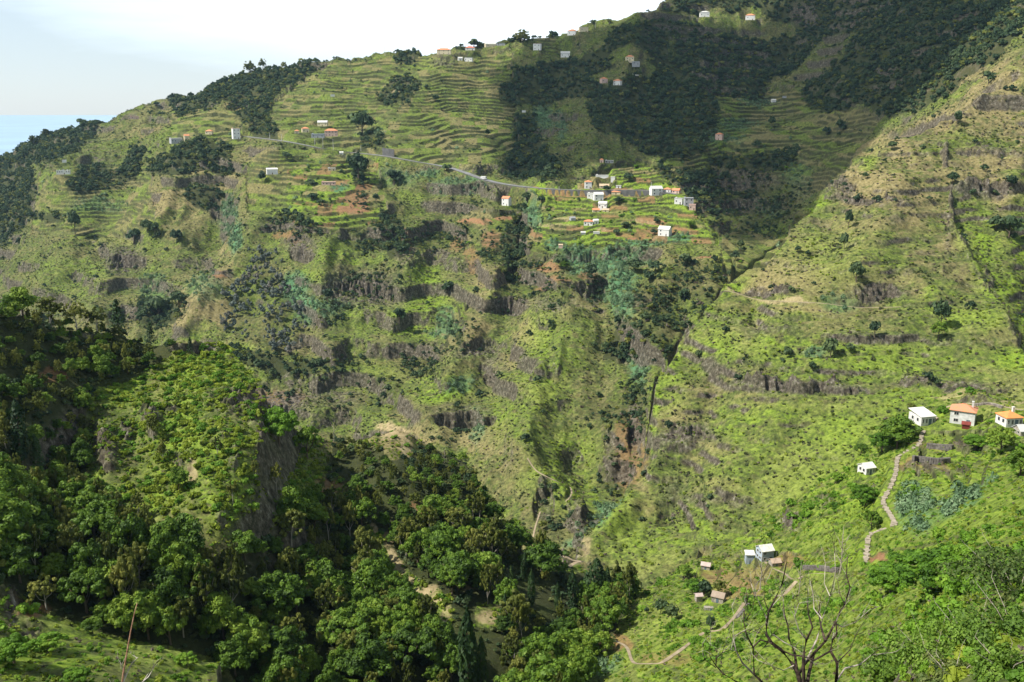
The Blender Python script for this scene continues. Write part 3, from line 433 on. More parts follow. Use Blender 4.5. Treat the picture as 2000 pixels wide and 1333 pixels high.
# photo x, photo y of the foot, width px, wall height px, depth/width, roof, walls, roof colour, turn, storeys, windows, label
HOUSES = [
(1376,34,17,7,.6,'hip',W_,'palegrey',8,1,3,'white house under the dark summit wood, left of the orange-roofed one'),
(1465,40,17,7,.7,'hip',W_,'orange',0,1,2,'white house with orange roof under the dark summit wood'),
(1117,70,16,7,.8,'hip',W_,'orange',-15,1,2,'small white house with pinkish roof just below the tree line on the ridge'),
(1140,63,16,7,.7,'flat',C_,'palegrey',15,1,2,'pale flat-roofed house on the ridge among trees right of a pink-roofed one'),
(1049,99,14,10,.8,'flat',W_,'pinkroof',-12,2,4,'white two-storey house with pink roof edge on terraces below the ridge trees'),
(1104,113,17,7,.6,'gable',W_,'palegrey',0,1,3,'white house with small gables alone at the edge of the dark wood'),
(867,107,26,7,.5,'hip',C_,'orange',-6,2,6,'long cream two-storey house on the bare ridge crest'),
(918,99,18,4,.7,'hip',W_,'red',0,1,2,'low house with red-orange hip roof on the ridge by trees'),
(958,93,20,5,.6,'gable',C_,'palegrey',10,1,2,'cream house with pale roof on the ridge between the tree groups'),
(978,90,16,4,.6,'flat',G_,'grey',0,1,2,'low grey building on the ridge beside the cream house'),
(915,121,15,6,.7,'flat',W_,'palegrey',-10,1,3,'white flat-roofed house on the slope just under the ridge'),
(899,119,8,4,.8,'gable',W_,'palegrey',10,1,1,'tiny white annexe left of the flat-roofed house under the ridge'),
(1230,119,15,6,.8,'hip',C_,'orange',5,1,3,'orange-roofed house at top of the clearing inside the dark wood'),
(1242,127,14,5,.7,'flat',G_,'palegrey',5,1,2,'grey flat-roofed building below the orange roof in the wood clearing'),
(1244,149,16,3.5,.5,'flat',W_,'palegrey',0,1,2,'long low white shed in the wood clearing beside a grey wall'),
(1180,163,12,7,.9,'hip',K_,'orange',20,1,2,'small pinkish house left in the pair at the lower wood clearing'),
(1205,167,14,7,.8,'hip',W_,'orange',-20,2,3,'white house with orange roof right in the pair at the lower wood clearing'),
(650,189,8,3,.8,'flat',W_,'palegrey',0,1,0,'tiny white hut alone high on the terraces'),
(630,247,18,6,.6,'gable',C_,'palegrey',-10,1,3,'white and yellow house above the big orange-roofed one by the road'),
(647,267,24,9,.6,'hip',K_,'orange',-3,2,8,'large house with bright orange hip roof above the road'),
(621,270,24,6,.6,'flat',G_,'bluegrey',-5,1,3,'low blue-grey building left against the large orange-roofed house'),
(597,259,13,6,.8,'hip',C_,'orange',8,1,2,'small cream house with orange roof left of the blue-grey building'),
(580,261,9,4,.8,'hip',C_,'orange',0,1,1,'smallest orange-roofed house at the left end of the roadside group'),
(462,272,13,16,.9,'flat',W_,'pinkroof',12,3,6,'tall narrow white three-storey house at the road bend'),
(408,263,12,5,.8,'hip',C_,'orange',-20,1,2,'small orange-roofed house in green gardens left of the tall white one'),
(365,272,9,5,.8,'gable',C_,'orange',10,1,1,'tiny cream house right of the grey concrete frame building'),
(345,281,20,8,.7,'flat',G_,'palegrey',15,1,4,'grey flat-roofed concrete building above the dark wood'),
(124,341,22,7,.5,'ruin',W_,'palegrey',-6,1,6,'roofless white house on the far left terraces'),
(126,318,7,3.5,.8,'flat',W_,'palegrey',0,1,0,'tiny white hut above the roofless white house'),
(263,233,15,4,.6,'flat',K_,'pinkroof',0,1,2,'low pinkish building near the left end of the ridge'),
(307,205,10,3,.6,'flat',W_,'palegrey',0,1,0,'tiny pale hut on the left skyline below the wood'),
(532,341,20,8,.6,'shed',W_,'white',6,1,1,'white flat hut beside a dark bush on the middle terraces'),
(648,334,14,4,.6,'flat',C_,'palegrey',0,1,2,'low pale shed among bright gardens above the long pink house'),
(642,362,26,5,.4,'flat',K_,'pinkroof',-4,1,4,'long low pink and white farmhouse on the middle terraces'),
(667,302,7,3,.8,'gable',W_,'white',0,1,0,'tiny white hut just under the road beneath the lamp poles'),
(988,402,15,12,.8,'gable',W_,'orange',-30,2,3,'white house with orange roof on a steep slope left of the village'),
(1023,220,7,3,.7,'flat',W_,'white',0,1,0,'tiny white hut above a bright green gully in the woods'),
(1511,200,8,3,.8,'gable',W_,'white',15,1,0,'tiny white hut left of two in the high green gully'),
(1532,192,7,3,.8,'flat',G_,'grey',0,1,0,'tiny grey hut right of two in the high green gully'),
(1404,274,13,9,.8,'hip',K_,'orange',-15,2,2,'lone orange-brown house in the shaded valley behind the village'),
(1175,318,7,5,.9,'hip',K_,'orange',0,1,1,'small orange house at the top tip of the village'),
(1190,319,16,4,.6,'flat',G_,'palegrey',0,1,3,'grey building beside the orange house at the top tip of the village'),
(1149,369,13,11,.8,'hip',W_,'orange',6,2,3,'orange-roofed house standing at the upper side of the village road'),
(1176,346,24,2.5,.3,'flat',W_,'white',2,1,0,'long white low shed on terraces above the village road'),
(1197,351,8,4,.8,'flat',W_,'white',0,1,0,'small white hut right of the long shed above the village road'),
(1180,368,18,4,.6,'gable',C_,'tan',0,1,2,'low tan-roofed building above the road beside the orange-roofed house'),
(1208,368,10,4,.6,'flat',W_,'white',0,1,1,'small white garage at the upper edge of the village road'),
(1282,382,22,11,.7,'gable',W_,'palegrey',20,2,4,'large white house at the right end of the village road'),
(1303,376,14,5,.8,'hip',W_,'orange',-10,1,2,'orange-roofed house right behind the large white one at the road end'),
(1320,378,14,5,.8,'gable',K_,'orange',-20,1,2,'pink house with orange roof at the far right end of the road'),
(1325,399,15,9,.7,'flat',W_,'palegrey',-10,1,2,'white flat house left in the cluster on the plateau edge'),
(1345,402,17,12,.8,'flat',G_,'grey',8,2,4,'grey two-storey block at the plateau edge above the dark valley'),
(1352,411,12,9,.8,'flat',K_,'pinkroof',0,1,2,'small pink annexe in front of the grey block at the plateau edge'),
(1155,388,16,8,.7,'flat',W_,'white',-8,1,2,'white house just under the road, left of the gabled pair'),
(1169,392,18,10,.7,'gable',W_,'white',12,2,3,'bright white gabled house in the village centre'),
(1177,407,16,8,.7,'gable',W_,'white',-12,1,3,'white gabled house with arches below the village centre'),
(1203,380,17,4,.6,'hip',C_,'orange',0,1,1,'low orange-roofed house directly below the road wall'),
(1164,415,13,4,.7,'gable',C_,'orange',5,1,1,'small barn with orange roof left of a pair below the white houses'),
(1183,414,12,3,.7,'gable',C_,'tan',-5,1,1,'small barn with tan roof right of a pair below the white houses'),
(1149,441,17,7,.7,'hip',W_,'orange',-4,1,3,'white house with orange roof at the top of a pale track'),
(1164,438,10,6,.8,'gable',W_,'white',20,1,1,'little white house touching the orange-roofed one by the pale track'),
(1297,461,22,11,.8,'gable',W_,'white',-20,2,3,'white house lowest on the right side of the village fields'),
(1165,457,12,2.5,.6,'flat',W_,'white',0,1,0,'white low shed under the orange-roofed house in the fields'),
(1139,458,9,3,.7,'gable',G_,'palegrey',0,1,0,'grey low shed left of the white shed in the fields'),
(1119,431,10,4,.8,'gable',G_,'grey',25,1,0,'grey hut among the left fields of the village'),
(1095,485,8,5,.9,'shed',K_,'tan',0,1,0,'small pinkish hut by the left rim of the village fields'),
]
NEARH = [
(1806,829,34,17,1.25,'shed','whitewash','white',38,1,4,'white hut with sloping white roof at the head of the stone steps'),
(1879,827,47,25,.85,'hip','plaster','rust',-4,2,3,'two-storey whitewashed house with rust-orange hip roof above the terraces'),
(1975,832,36,17,1.0,'hip','whitewash','orange2',36,1,4,'white cottage with bright orange pyramid roof at the right edge'),
(2003,850,30,9,1.0,'gable','stonewall','palegrey',32,1,1,'grey-roofed hut cut by the right edge below the orange cottage'),
(1696,925,24,13,1.2,'gable','whitewash','white',40,1,3,'small white hut half hidden in bushes on the slope edge'),
(1886,838,15,9,.9,'gable','redwood','red2',0,1,0,'small dark red shed in front of the two-storey house'),
(1496,1094,30,22,1.0,'gable','bluewall','whitesheet',30,2,3,'blue-grey house with pale sheet roof on the lower slope'),
(1464,1101,19,20,.9,'shed','bluewall','whitesheet',12,2,1,'narrow blue-grey tower shed left of the lower house'),
(1515,1105,22,8,.9,'gable','stonewall','tan2',28,1,1,'low stone outhouse with tan roof under the lower blue-grey house'),
(1378,1112,20,9,.8,'gable','stonewall','pink2',-8,1,1,'ruined stone hut with pinkish slab roof above the bushes'),
(1402,1176,28,13,.9,'gable','stonewall','brown2',-14,1,1,'stone cottage with brown gable roof beside the lower path'),
(1365,1175,15,13,.9,'gable','stonewall','pink2',20,1,0,'small pale stone hut left of the brown-roofed cottage'),
(1384,1192,22,7,.5,'ruin','stonewall','tan2',5,1,2,'roofless stone enclosure below the brown-roofed cottage'),
]
HP = []
for h in HOUSES + NEARH:
    nearh = h in NEARH
    p = hit(h[0], h[1], 8 if nearh else 620, 345 if nearh else 1e9); d = math.hypot(p.x, p.y); HP.append((h, p, d)); HL.append((h[0], h[1], h[2]))
    wm = h[2] * d / FPX; q = wm * .62
    r_, c_ = np.nonzero((np.abs(X - p.x) < q * 2.2) & (np.abs(Y - p.y) < q * 2.2)); dd_ = np.hypot(X[r_, c_] - p.x, Y[r_, c_] - p.y - .3 * q); wg = 1 - sstep(q, q * 1.9, dd_); Z[r_, c_] = Z[r_, c_] * (1 - wg) + p.z * wg
tan = np.maximum(tan, pathm * .0)

# ------------------------------------------------------------------ ground mesh
def mat(name, col, rough=0.9, vary=0.0, scale=1.0, bump=0.0, col2=None):
    m = bpy.data.materials.new(name); m.use_nodes = True; n = m.node_tree.nodes; l = m.node_tree.links; b = n['Principled BSDF']
    b.inputs['Roughness'].default_value = rough; b.inputs['Base Color'].default_value = (*col, 1)
    if 'Specular IOR Level' in b.inputs: b.inputs['Specular IOR Level'].default_value = 0.25
    if vary or col2:
        t = n.new('ShaderNodeTexCoord'); z = n.new('ShaderNodeTexNoise'); z.inputs['Scale'].default_value = scale; z.inputs['Detail'].default_value = 5; l.new(t.outputs['Object'], z.inputs['Vector'])
        r = n.new('ShaderNodeValToRGB'); r.color_ramp.elements[0].position = 0.35; r.color_ramp.elements[1].position = 0.65
        c2 = col2 or tuple(c * (1 - vary) for c in col); r.color_ramp.elements[0].color = (*c2, 1); r.color_ramp.elements[1].color = (*col, 1)
        l.new(z.outputs['Fac'], r.inputs['Fac']); l.new(r.outputs['Color'], b.inputs['Base Color'])
        if bump:
            u = n.new('ShaderNodeBump'); u.inputs['Strength'].default_value = bump; u.inputs['Distance'].default_value = 0.05; l.new(z.outputs['Fac'], u.inputs['Height']); l.new(u.outputs['Normal'], b.inputs['Normal'])
    return m
def grid_mesh(name, X_, Y_, Z_, cols):
    nr, nc = X_.shape; me = bpy.data.meshes.new(name); nv = nr * nc
    me.vertices.add(nv); co = np.empty((nv, 3), np.float32); co[:, 0] = X_.ravel(); co[:, 1] = Y_.ravel(); co[:, 2] = Z_.ravel()
    me.vertices.foreach_set('co', co.ravel()); del co
    nf = (nr - 1) * (nc - 1); i = (np.arange(nr - 1, dtype=np.int32)[:, None] * nc + np.arange(nc - 1, dtype=np.int32)[None]).ravel()
    q = np.stack([i, i + 1, i + nc + 1, i + nc], 1).astype(np.int32)
    me.loops.add(nf * 4); me.loops.foreach_set('vertex_index', q.ravel()); me.polygons.add(nf)
    me.polygons.foreach_set('loop_start', np.arange(0, nf * 4, 4, dtype=np.int32))
    me.update(calc_edges=True)
    me.shade_smooth()
    for nm, arr in cols.items():
        at = me.color_attributes.new(nm, 'BYTE_COLOR' if False else 'FLOAT_COLOR', 'POINT'); at.data.foreach_set('color', np.ascontiguousarray(arr, np.float32).ravel())
    o = bpy.data.objects.new(name, me); COL.objects.link(o); return o
def build_ground_mat():
    m = bpy.data.materials.new('hillside'); m.use_nodes = True; n = m.node_tree.nodes; l = m.node_tree.links; b = n['Principled BSDF']
    b.inputs['Roughness'].default_value = 0.95; b.inputs['Specular IOR Level'].default_value = 0.1
    tc = n.new('ShaderNodeTexCoord')
    def noise(sc_, det=6, rg_=.6):
        z = n.new('ShaderNodeTexNoise'); z.inputs['Scale'].default_value = sc_; z.inputs['Detail'].default_value = det; z.inputs['Roughness'].default_value = rg_; l.new(tc.outputs['Object'], z.inputs['Vector']); return z.outputs['Fac']
    def ramp(f, stops):
        r = n.new('ShaderNodeValToRGB'); e = r.color_ramp.elements
        while len(e) < len(stops): e.new(.5)
        for k, (p, c) in enumerate(stops): e[k].position = p; e[k].color = (*c, 1)
        l.new(f, r.inputs['Fac']); return r.outputs['Color']
    def mixc(f, a, c):
        x = n.new('ShaderNodeMix'); x.data_type = 'RGBA'; l.new(f, x.inputs['Factor']); l.new(a, x.inputs['A']); l.new(c, x.inputs['B']); return x.outputs['Result']
    a1 = n.new('ShaderNodeAttribute'); a1.attribute_name = 'cover'; s1 = n.new('ShaderNodeSeparateColor'); l.new(a1.outputs['Color'], s1.inputs[0])
    a2 = n.new('ShaderNodeAttribute'); a2.attribute_name = 'ground'; s2 = n.new('ShaderNodeSeparateColor'); l.new(a2.outputs['Color'], s2.inputs[0])
    nf_ = noise(0.42, 8, .78); nb = noise(0.11, 7, .68); nq = noise(1.8, 4, .7); nm_ = noise(.21, 7, .72)
    def sharp(f, a, b_, top):
        x = n.new('ShaderNodeMapRange'); x.inputs['From Min'].default_value = a; x.inputs['From Max'].default_value = b_; x.inputs['To Max'].default_value = top; l.new(f, x.inputs['Value']); return x.outputs[0]
    c = ramp(nf_, [(.36, (.028, .042, .013)), (.5, (.070, .088, .025)), (.62, (.125, .135, .048))])
    c = mixc(sharp(nb, .49, .60, .6), c, ramp(nf_, [(.36, (.05, .042, .022)), (.5, (.12, .105, .045)), (.63, (.20, .175, .09))]))     # dead bracken
    c = mixc(sharp(nm_, .53, .61, .5), c, ramp(nf_, [(.36, (.045, .075, .012)), (.5, (.11, .16, .022)), (.63, (.18, .23, .04))]))    # fresh grass
    c = mixc(s1.outputs[0], c, ramp(nf_, [(.36, (.085, .075, .034)), (.5, (.185, .155, .066)), (.64, (.28, .235, .12))]))      # dry grass
    c = mixc(s1.outputs[1], c, ramp(nf_, [(.36, (.040, .068, .012)), (.5, (.135, .205, .020)), (.64, (.24, .32, .04))]))      # lush
    c = mixc(s1.outputs[2], c, ramp(nf_, [(.3, (.03, .075, .03)), (.5, (.07, .15, .07)), (.7, (.12, .22, .11))]))      # cane
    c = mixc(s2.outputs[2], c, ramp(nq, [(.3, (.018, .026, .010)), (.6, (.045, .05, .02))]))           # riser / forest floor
    c = mixc(a2.outputs['Alpha'], c, ramp(nf_, [(.35, (.20, .155, .075)), (.62, (.37, .30, .17))]))          # bare pale earth
    c = mixc(s2.outputs[1], c, ramp(nf_, [(.3, (.13, .07, .035)), (.6, (.26, .145, .075))]))       # tilled red soil
    c = mixc(s2.outputs[0], c, ramp(nf_, [(.32, (.016, .013, .011)), (.45, (.050, .042, .033)), (.55, (.110, .095, .072)), (.68, (.27, .25, .22))]))   # lava rock
    c = mixc(sharp(nm_, .44, .36, .5), c, ramp(nf_, [(.36, (.022, .030, .014)), (.6, (.07, .075, .035))])); l.new(c, b.inputs['Base Color'])
    bp_ = n.new('ShaderNodeBump'); bp_.inputs['Strength'].default_value = 0.55; bp_.inputs['Distance'].default_value = 1.2; l.new(nf_, bp_.inputs['Height']); l.new(bp_.outputs['Normal'], b.inputs['Normal'])
    return m
cover = np.stack([dry, lush, cane, np.ones_like(Z)], -1)
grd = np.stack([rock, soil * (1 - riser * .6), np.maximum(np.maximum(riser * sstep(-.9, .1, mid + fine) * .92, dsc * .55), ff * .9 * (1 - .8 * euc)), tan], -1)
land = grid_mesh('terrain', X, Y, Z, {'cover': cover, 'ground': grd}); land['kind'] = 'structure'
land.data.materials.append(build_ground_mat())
del cover, grd, PX, PY, DD, TE, AZ2, jx, jy, pxc, pyc, Z1, Z2, Z3, warpx, warpy, rg, dz
# the sea
def quad_obj(name, co, faces, m, kind=None):
    me = bpy.data.meshes.new(name); me.from_pydata(co, [], faces); o = bpy.data.objects.new(name, me); COL.objects.link(o); me.materials.append(m)
    if kind: o['kind'] = kind
    return o
sm = mat('sea_water', (.24, .38, .52), .3, .2, .0006); sm.node_tree.nodes['Principled BSDF'].inputs['Specular IOR Level'].default_value = .5; sm.node_tree.nodes['Principled BSDF'].inputs['IOR'].default_value = 1.33
quad_obj('sea', [(-90000, -4000, 0), (90000, -4000, 0), (90000, 90000, 0), (-90000, 90000, 0)], [(0, 1, 2, 3)], sm, 'structure')
# ------------------------------------------------------------------ leaves, crowns, trunks
def leafmat(name, c1, c2, c3=None, ns=0.35, tr=0.25):
    m = bpy.data.materials.new(name); m.use_nodes = True; n = m.node_tree.nodes; l = m.node_tree.links
    b = n['Principled BSDF']; b.inputs['Roughness'].default_value = 0.62; b.inputs['Specular IOR Level'].default_value = 0.25
    oi = n.new('ShaderNodeObjectInfo'); t = n.new('ShaderNodeNewGeometry'); z = n.new('ShaderNodeTexNoise'); z.inputs['Scale'].default_value = ns; z.inputs['Detail'].default_value = 5; z.inputs['Roughness'].default_value = .7
    l.new(t.outputs['Position'], z.inputs['Vector'])
    a = n.new('ShaderNodeMath'); a.operation = 'MULTIPLY_ADD'; a.inputs[1].default_value = 0.42; l.new(oi.outputs['Random'], a.inputs[0])
    s = n.new('ShaderNodeMath'); s.operation = 'MULTIPLY_ADD'; s.inputs[1].default_value = 1.5; s.inputs[2].default_value = -0.46; l.new(z.outputs['Fac'], s.inputs[0]); l.new(s.outputs[0], a.inputs[2])
    r = n.new('ShaderNodeValToRGB'); e = r.color_ramp.elements; e[0].position = .18; e[0].color = (*c1, 1); e[1].position = .85; e[1].color = (*(c3 or c2), 1)
    x = e.new(.52); x.color = (*(c2 if c3 else tuple((p + q) / 2 for p, q in zip(c1, c2))), 1)
    l.new(a.outputs[0], r.inputs['Fac']); l.new(r.outputs['Color'], b.inputs['Base Color'])
    if tr:
        tl = n.new('ShaderNodeBsdfTranslucent'); l.new(r.outputs['Color'], tl.inputs['Color']); mi = n.new('ShaderNodeMixShader'); mi.inputs[0].default_value = tr
        l.new(b.outputs[0], mi.inputs[1]); l.new(tl.outputs[0], mi.inputs[2]); l.new(mi.outputs[0], n['Material Output'].inputs['Surface'])
    return m
LM = {'broad': leafmat('broadleaf_foliage', (.024, .054, .006), (.088, .165, .013), (.20, .28, .030)),
      'olive': leafmat('olive_foliage', (.040, .055, .010), (.115, .140, .022), (.24, .245, .05)),
      'dark': leafmat('dark_foliage', (.014, .034, .016), (.046, .082, .032), (.105, .145, .050), tr=.22),
      'euca': leafmat('grey_green_foliage', (.060, .078, .064), (.115, .145, .120), (.20, .165, .13), tr=.15),
      'poplar': leafmat('poplar_foliage', (.010, .030, .008), (.028, .060, .014), (.055, .095, .022)),
      'pine': leafmat('pine_foliage', (.010, .028, .010), (.030, .062, .018), (.06, .10, .03)),
      'lime': leafmat('lime_foliage', (.085, .125, .012), (.22, .29, .024), (.35, .41, .06), ns=.35, tr=.42),
      'shrub': leafmat('scrub_foliage', (.035, .050, .016), (.080, .100, .028), (.15, .165, .05), tr=.1),
      'heath': leafmat('heath_foliage', (.050, .038, .028), (.105, .082, .060), (.19, .16, .12), tr=.1),
      'cane': leafmat('cane_foliage', (.055, .105, .050), (.120, .200, .092), (.21, .29, .155), tr=.2),
      'bright': leafmat('bright_foliage', (.040, .100, .006), (.115, .235, .015), (.22, .34, .035), tr=.3)}
BARK = mat('bark', (.16, .12, .085), .9, .5, 3.0); PALEBARK = mat('pale_bark', (.42, .38, .32), .85, .4, 3.0)
def quads_mesh(name, C, Nn, S_, m, asp=1.0, up=None):
    """leaf faces: centres, normals, half sizes"""
    n = len(C); r = rng.normal(size=(n, 3)); 
    if up is not None: r = up + 0.25 * r
    t = r - (r * Nn).sum(1)[:, None] * Nn; t /= np.linalg.norm(t, axis=1)[:, None] + 1e-9; u = np.cross(Nn, t)
    s = S_[:, None]; V = np.stack([C - t * s * asp - u * s * .35, C + u * s, C + t * s * asp + u * s * .2, C - u * s * .9], 1).reshape(-1, 3)
    me = bpy.data.meshes.new(name); me.vertices.add(4 * n); me.vertices.foreach_set('co', V.astype(np.float32).ravel()); me.loops.add(4 * n); me.loops.foreach_set('vertex_index', np.arange(4 * n, dtype=np.int32))
    me.polygons.add(n); me.polygons.foreach_set('loop_start', np.arange(0, 4 * n, 4, dtype=np.int32)); me.update(calc_edges=True); me.materials.append(m); return me
def unit(n):
    v = rng.normal(size=(n, 3)); return v / np.linalg.norm(v, axis=1)[:, None]
def clumps(cen, rad, per, size, out=1.0, flat=.75):
    Cs, Ns, Ss = [], [], []
    mc = cen.mean(0)
    for c, r in zip(cen, rad):
        d = unit(per); d[:, 2] = np.where(d[:, 2] < -.35, -d[:, 2], d[:, 2])
        rr = r * (0.72 + 0.34 * rng.random(per))[:, None]; p = c + d * rr * np.array([1, 1, flat])
        nn = d * out + .55 * unit(per); nn /= np.linalg.norm(nn, axis=1)[:, None]
        Cs.append(p); Ns.append(nn); Ss.append(size * (.6 + .8 * rng.random(per)))
    return np.concatenate(Cs), np.concatenate(Ns), np.concatenate(Ss)
def crown_round(name, m, nC_=24, per=56, size=.050, w_=.5, h_=.42, cz=.58, jit=.2, rb=.26):
    """unit tree: 1 high, about 1 wide"""
    d = unit(nC_); d[:, 2] = np.abs(d[:, 2]) * 1.2 - .35
    cen = d * np.array([w_, w_, h_]) * (.35 + .75 * rng.random(nC_))[:, None] * (.78 + 1.2 * (.26 - rb)); cen[:, 2] += cz
    rad = w_ * (rb + jit * rng.random(nC_)); return quads_mesh(name, *clumps(cen, rad, per, size), m)
def crown_column(name, m, w_=.085, n=900, size=.012):
    z = .06 + .94 * rng.random(n) ** .9; a = rng.random(n) * 6.283; prof = np.interp(z, [.05, .2, .5, .8, 1.0], [.5, .95, 1, .7, .08]) * w_ * (.75 + .35 * rng.random(n)) * (1 + .25 * np.sin(a * 3 + z * 9))
    C = np.stack([np.cos(a) * prof, np.sin(a) * prof, z], 1); Nn = np.stack([np.cos(a), np.sin(a), .35 + 0 * a], 1) + .5 * unit(n); Nn /= np.linalg.norm(Nn, axis=1)[:, None]
    return quads_mesh(name, C, Nn, size * (.7 + .8 * rng.random(n)), m, 1.8, np.array([0, 0, 1.0]))
def crown_pine(name, m, n=900):
    lay_ = rng.integers(0, 9, n); z0 = .2 + .09 * lay_; R0 = .36 * (1 - lay_ / 9.6); nb = 7; b = rng.integers(0, nb, n); a = (b + .35 * rng.normal(size=n)) * 6.283 / nb + lay_ * 1.1; r = R0 * np.sqrt(rng.random(n))
    C = np.stack([np.cos(a) * r, np.sin(a) * r, z0 + .07 * rng.random(n) - .12 * r], 1); Nn = np.stack([np.cos(a) * .4, np.sin(a) * .4, 1 + 0 * a], 1) + .5 * unit(n); Nn /= np.linalg.norm(Nn, axis=1)[:, None]
    return quads_mesh(name, C, Nn, .028 * (.6 + .8 * rng.random(n)), m, 1.3)
def crown_cane(name, m, n=90):
    a = rng.random(n) * 6.283; r = .5 * np.sqrt(rng.random(n)); z = .15 + .75 * rng.random(n) * (1 - r); C = np.stack([np.cos(a) * r, np.sin(a) * r, z], 1)
    Nn = np.stack([np.cos(a), np.sin(a), .5 + 0 * a], 1) + .5 * unit(n); Nn /= np.linalg.norm(Nn, axis=1)[:, None]
    return quads_mesh(name, C, Nn, .07 * (.6 + .8 * rng.random(n)), m, 1.9)
def tube(bm, pts, rads, n=6):
    rings = []; pts = [Vector(p) for p in pts]
    for i, p in enumerate(pts):
        t = (pts[min(i + 1, len(pts) - 1)] - pts[max(i - 1, 0)]).normalized(); u = t.orthogonal().normalized(); v = t.cross(u)
        rings.append([bm.verts.new(p + (u * math.cos(k * 2 * math.pi / n) + v * math.sin(k * 2 * math.pi / n)) * rads[i]) for k in range(n)])
    for a, b in zip(rings[:-1], rings[1:]):
        best = min(range(n), key=lambda s: (a[0].co - b[s].co).length)
        for k in range(n): bm.faces.new((a[k], a[(k + 1) % n], b[(k + 1 + best) % n], b[(k + best) % n]))
    try: bm.faces.new(rings[-1])
    except Exception: pass
def trunk_mesh(name, h, r, limbs, m, lean=.05, spread=.3, top=.75):
    bm = bmesh.new(); a = random.uniform(0, 6.28); P = [Vector((lean * math.cos(a) * t * t, lean * math.sin(a) * t * t, t * h)) for t in (-.12, 0, .25, .5, .75, 1)]
    tube(bm, P, [r * 1.3, r * 1.2, r, r * .8, r * .6, r * .3])
    for k in range(limbs):
        b = P[2] + (P[4] - P[2]) * random.random(); an = k * 2.4 + random.random(); e = Vector((math.cos(an) * spread, math.sin(an) * spread, top * (.8 + .3 * random.random())))
        mdl = b.lerp(e, .5) + Vector((math.cos(an) * .04, math.sin(an) * .04, -.03)); tube(bm, [b, mdl, e], [r * .5, r * .35, r * .12], 5)
    me = bpy.data.meshes.new(name); bm.to_mesh(me); bm.free(); me.materials.append(m); me.shade_smooth(); return me
def mobj(name, me): return bpy.data.objects.new(name, me)
TW = lambda: mobj
trunks = {'broad': [trunk_mesh('trunk', .6, .028, 5, BARK) for _ in range(2)], 'olive': [trunk_mesh('trunk', .7, .022, 5, PALEBARK, .1) for _ in range(2)],
          'pine': [trunk_mesh('trunk', .95, .022, 0, BARK, .02)], 'poplar': [trunk_mesh('trunk', .9, .014, 0, BARK, .01)]}
crowns = {'broad': [crown_round('crown', LM['broad'], 58 + 14 * i, 80, .026, .5, .36 + .06 * i, .58, .10 + .03 * i, .13) for i in range(4)],
          'olive': [crown_round('crown', LM['olive'], 52 + 12 * i, 60, .024, .40, .42 + .04 * i, .58, .06, .12) for i in range(4)],
          'pine': [crown_pine('crown', LM['pine']) for _ in range(2)], 'poplar': [crown_column('crown', LM['poplar'], .085 + .02 * i) for i in range(2)]}
def cheap(kind, m, n=3, nc=7, per=20, size=.11, **k): return [mobj('t_%s' % kind, crown_round('leaves_' + kind, m, nc, per, size, **k)) for _ in range(n)]
T = {'dark': cheap('dark', LM['dark'], 4, 9, 22, .10, h_=.5, cz=.5), 'euca': cheap('euca', LM['euca'], 3, 8, 20, .085, w_=.36, h_=.5, cz=.55),
     'farolive': cheap('farolive', LM['olive'], 2, 9, 22, .09, h_=.5, cz=.5), 'shrub': cheap('shrub', LM['shrub'], 3, 5, 13, .15, h_=.3, cz=.22), 'lime': cheap('lime', LM['lime'], 3, 6, 16, .13, h_=.32, cz=.22), 'heath': cheap('heath', LM['heath'], 3, 5, 12, .13, h_=.3, cz=.2),
     'bright': cheap('bright', LM['bright'], 3, 12, 30, .075, h_=.35, cz=.25), 'cane': [mobj('t_cane', crown_cane('leaves_cane', LM['cane'])) for _ in range(3)],
     'fbroad': [mobj('t_fb', m_) for m_ in crowns['broad']], 'folive': [mobj('t_fo', m_) for m_ in crowns['olive']]}
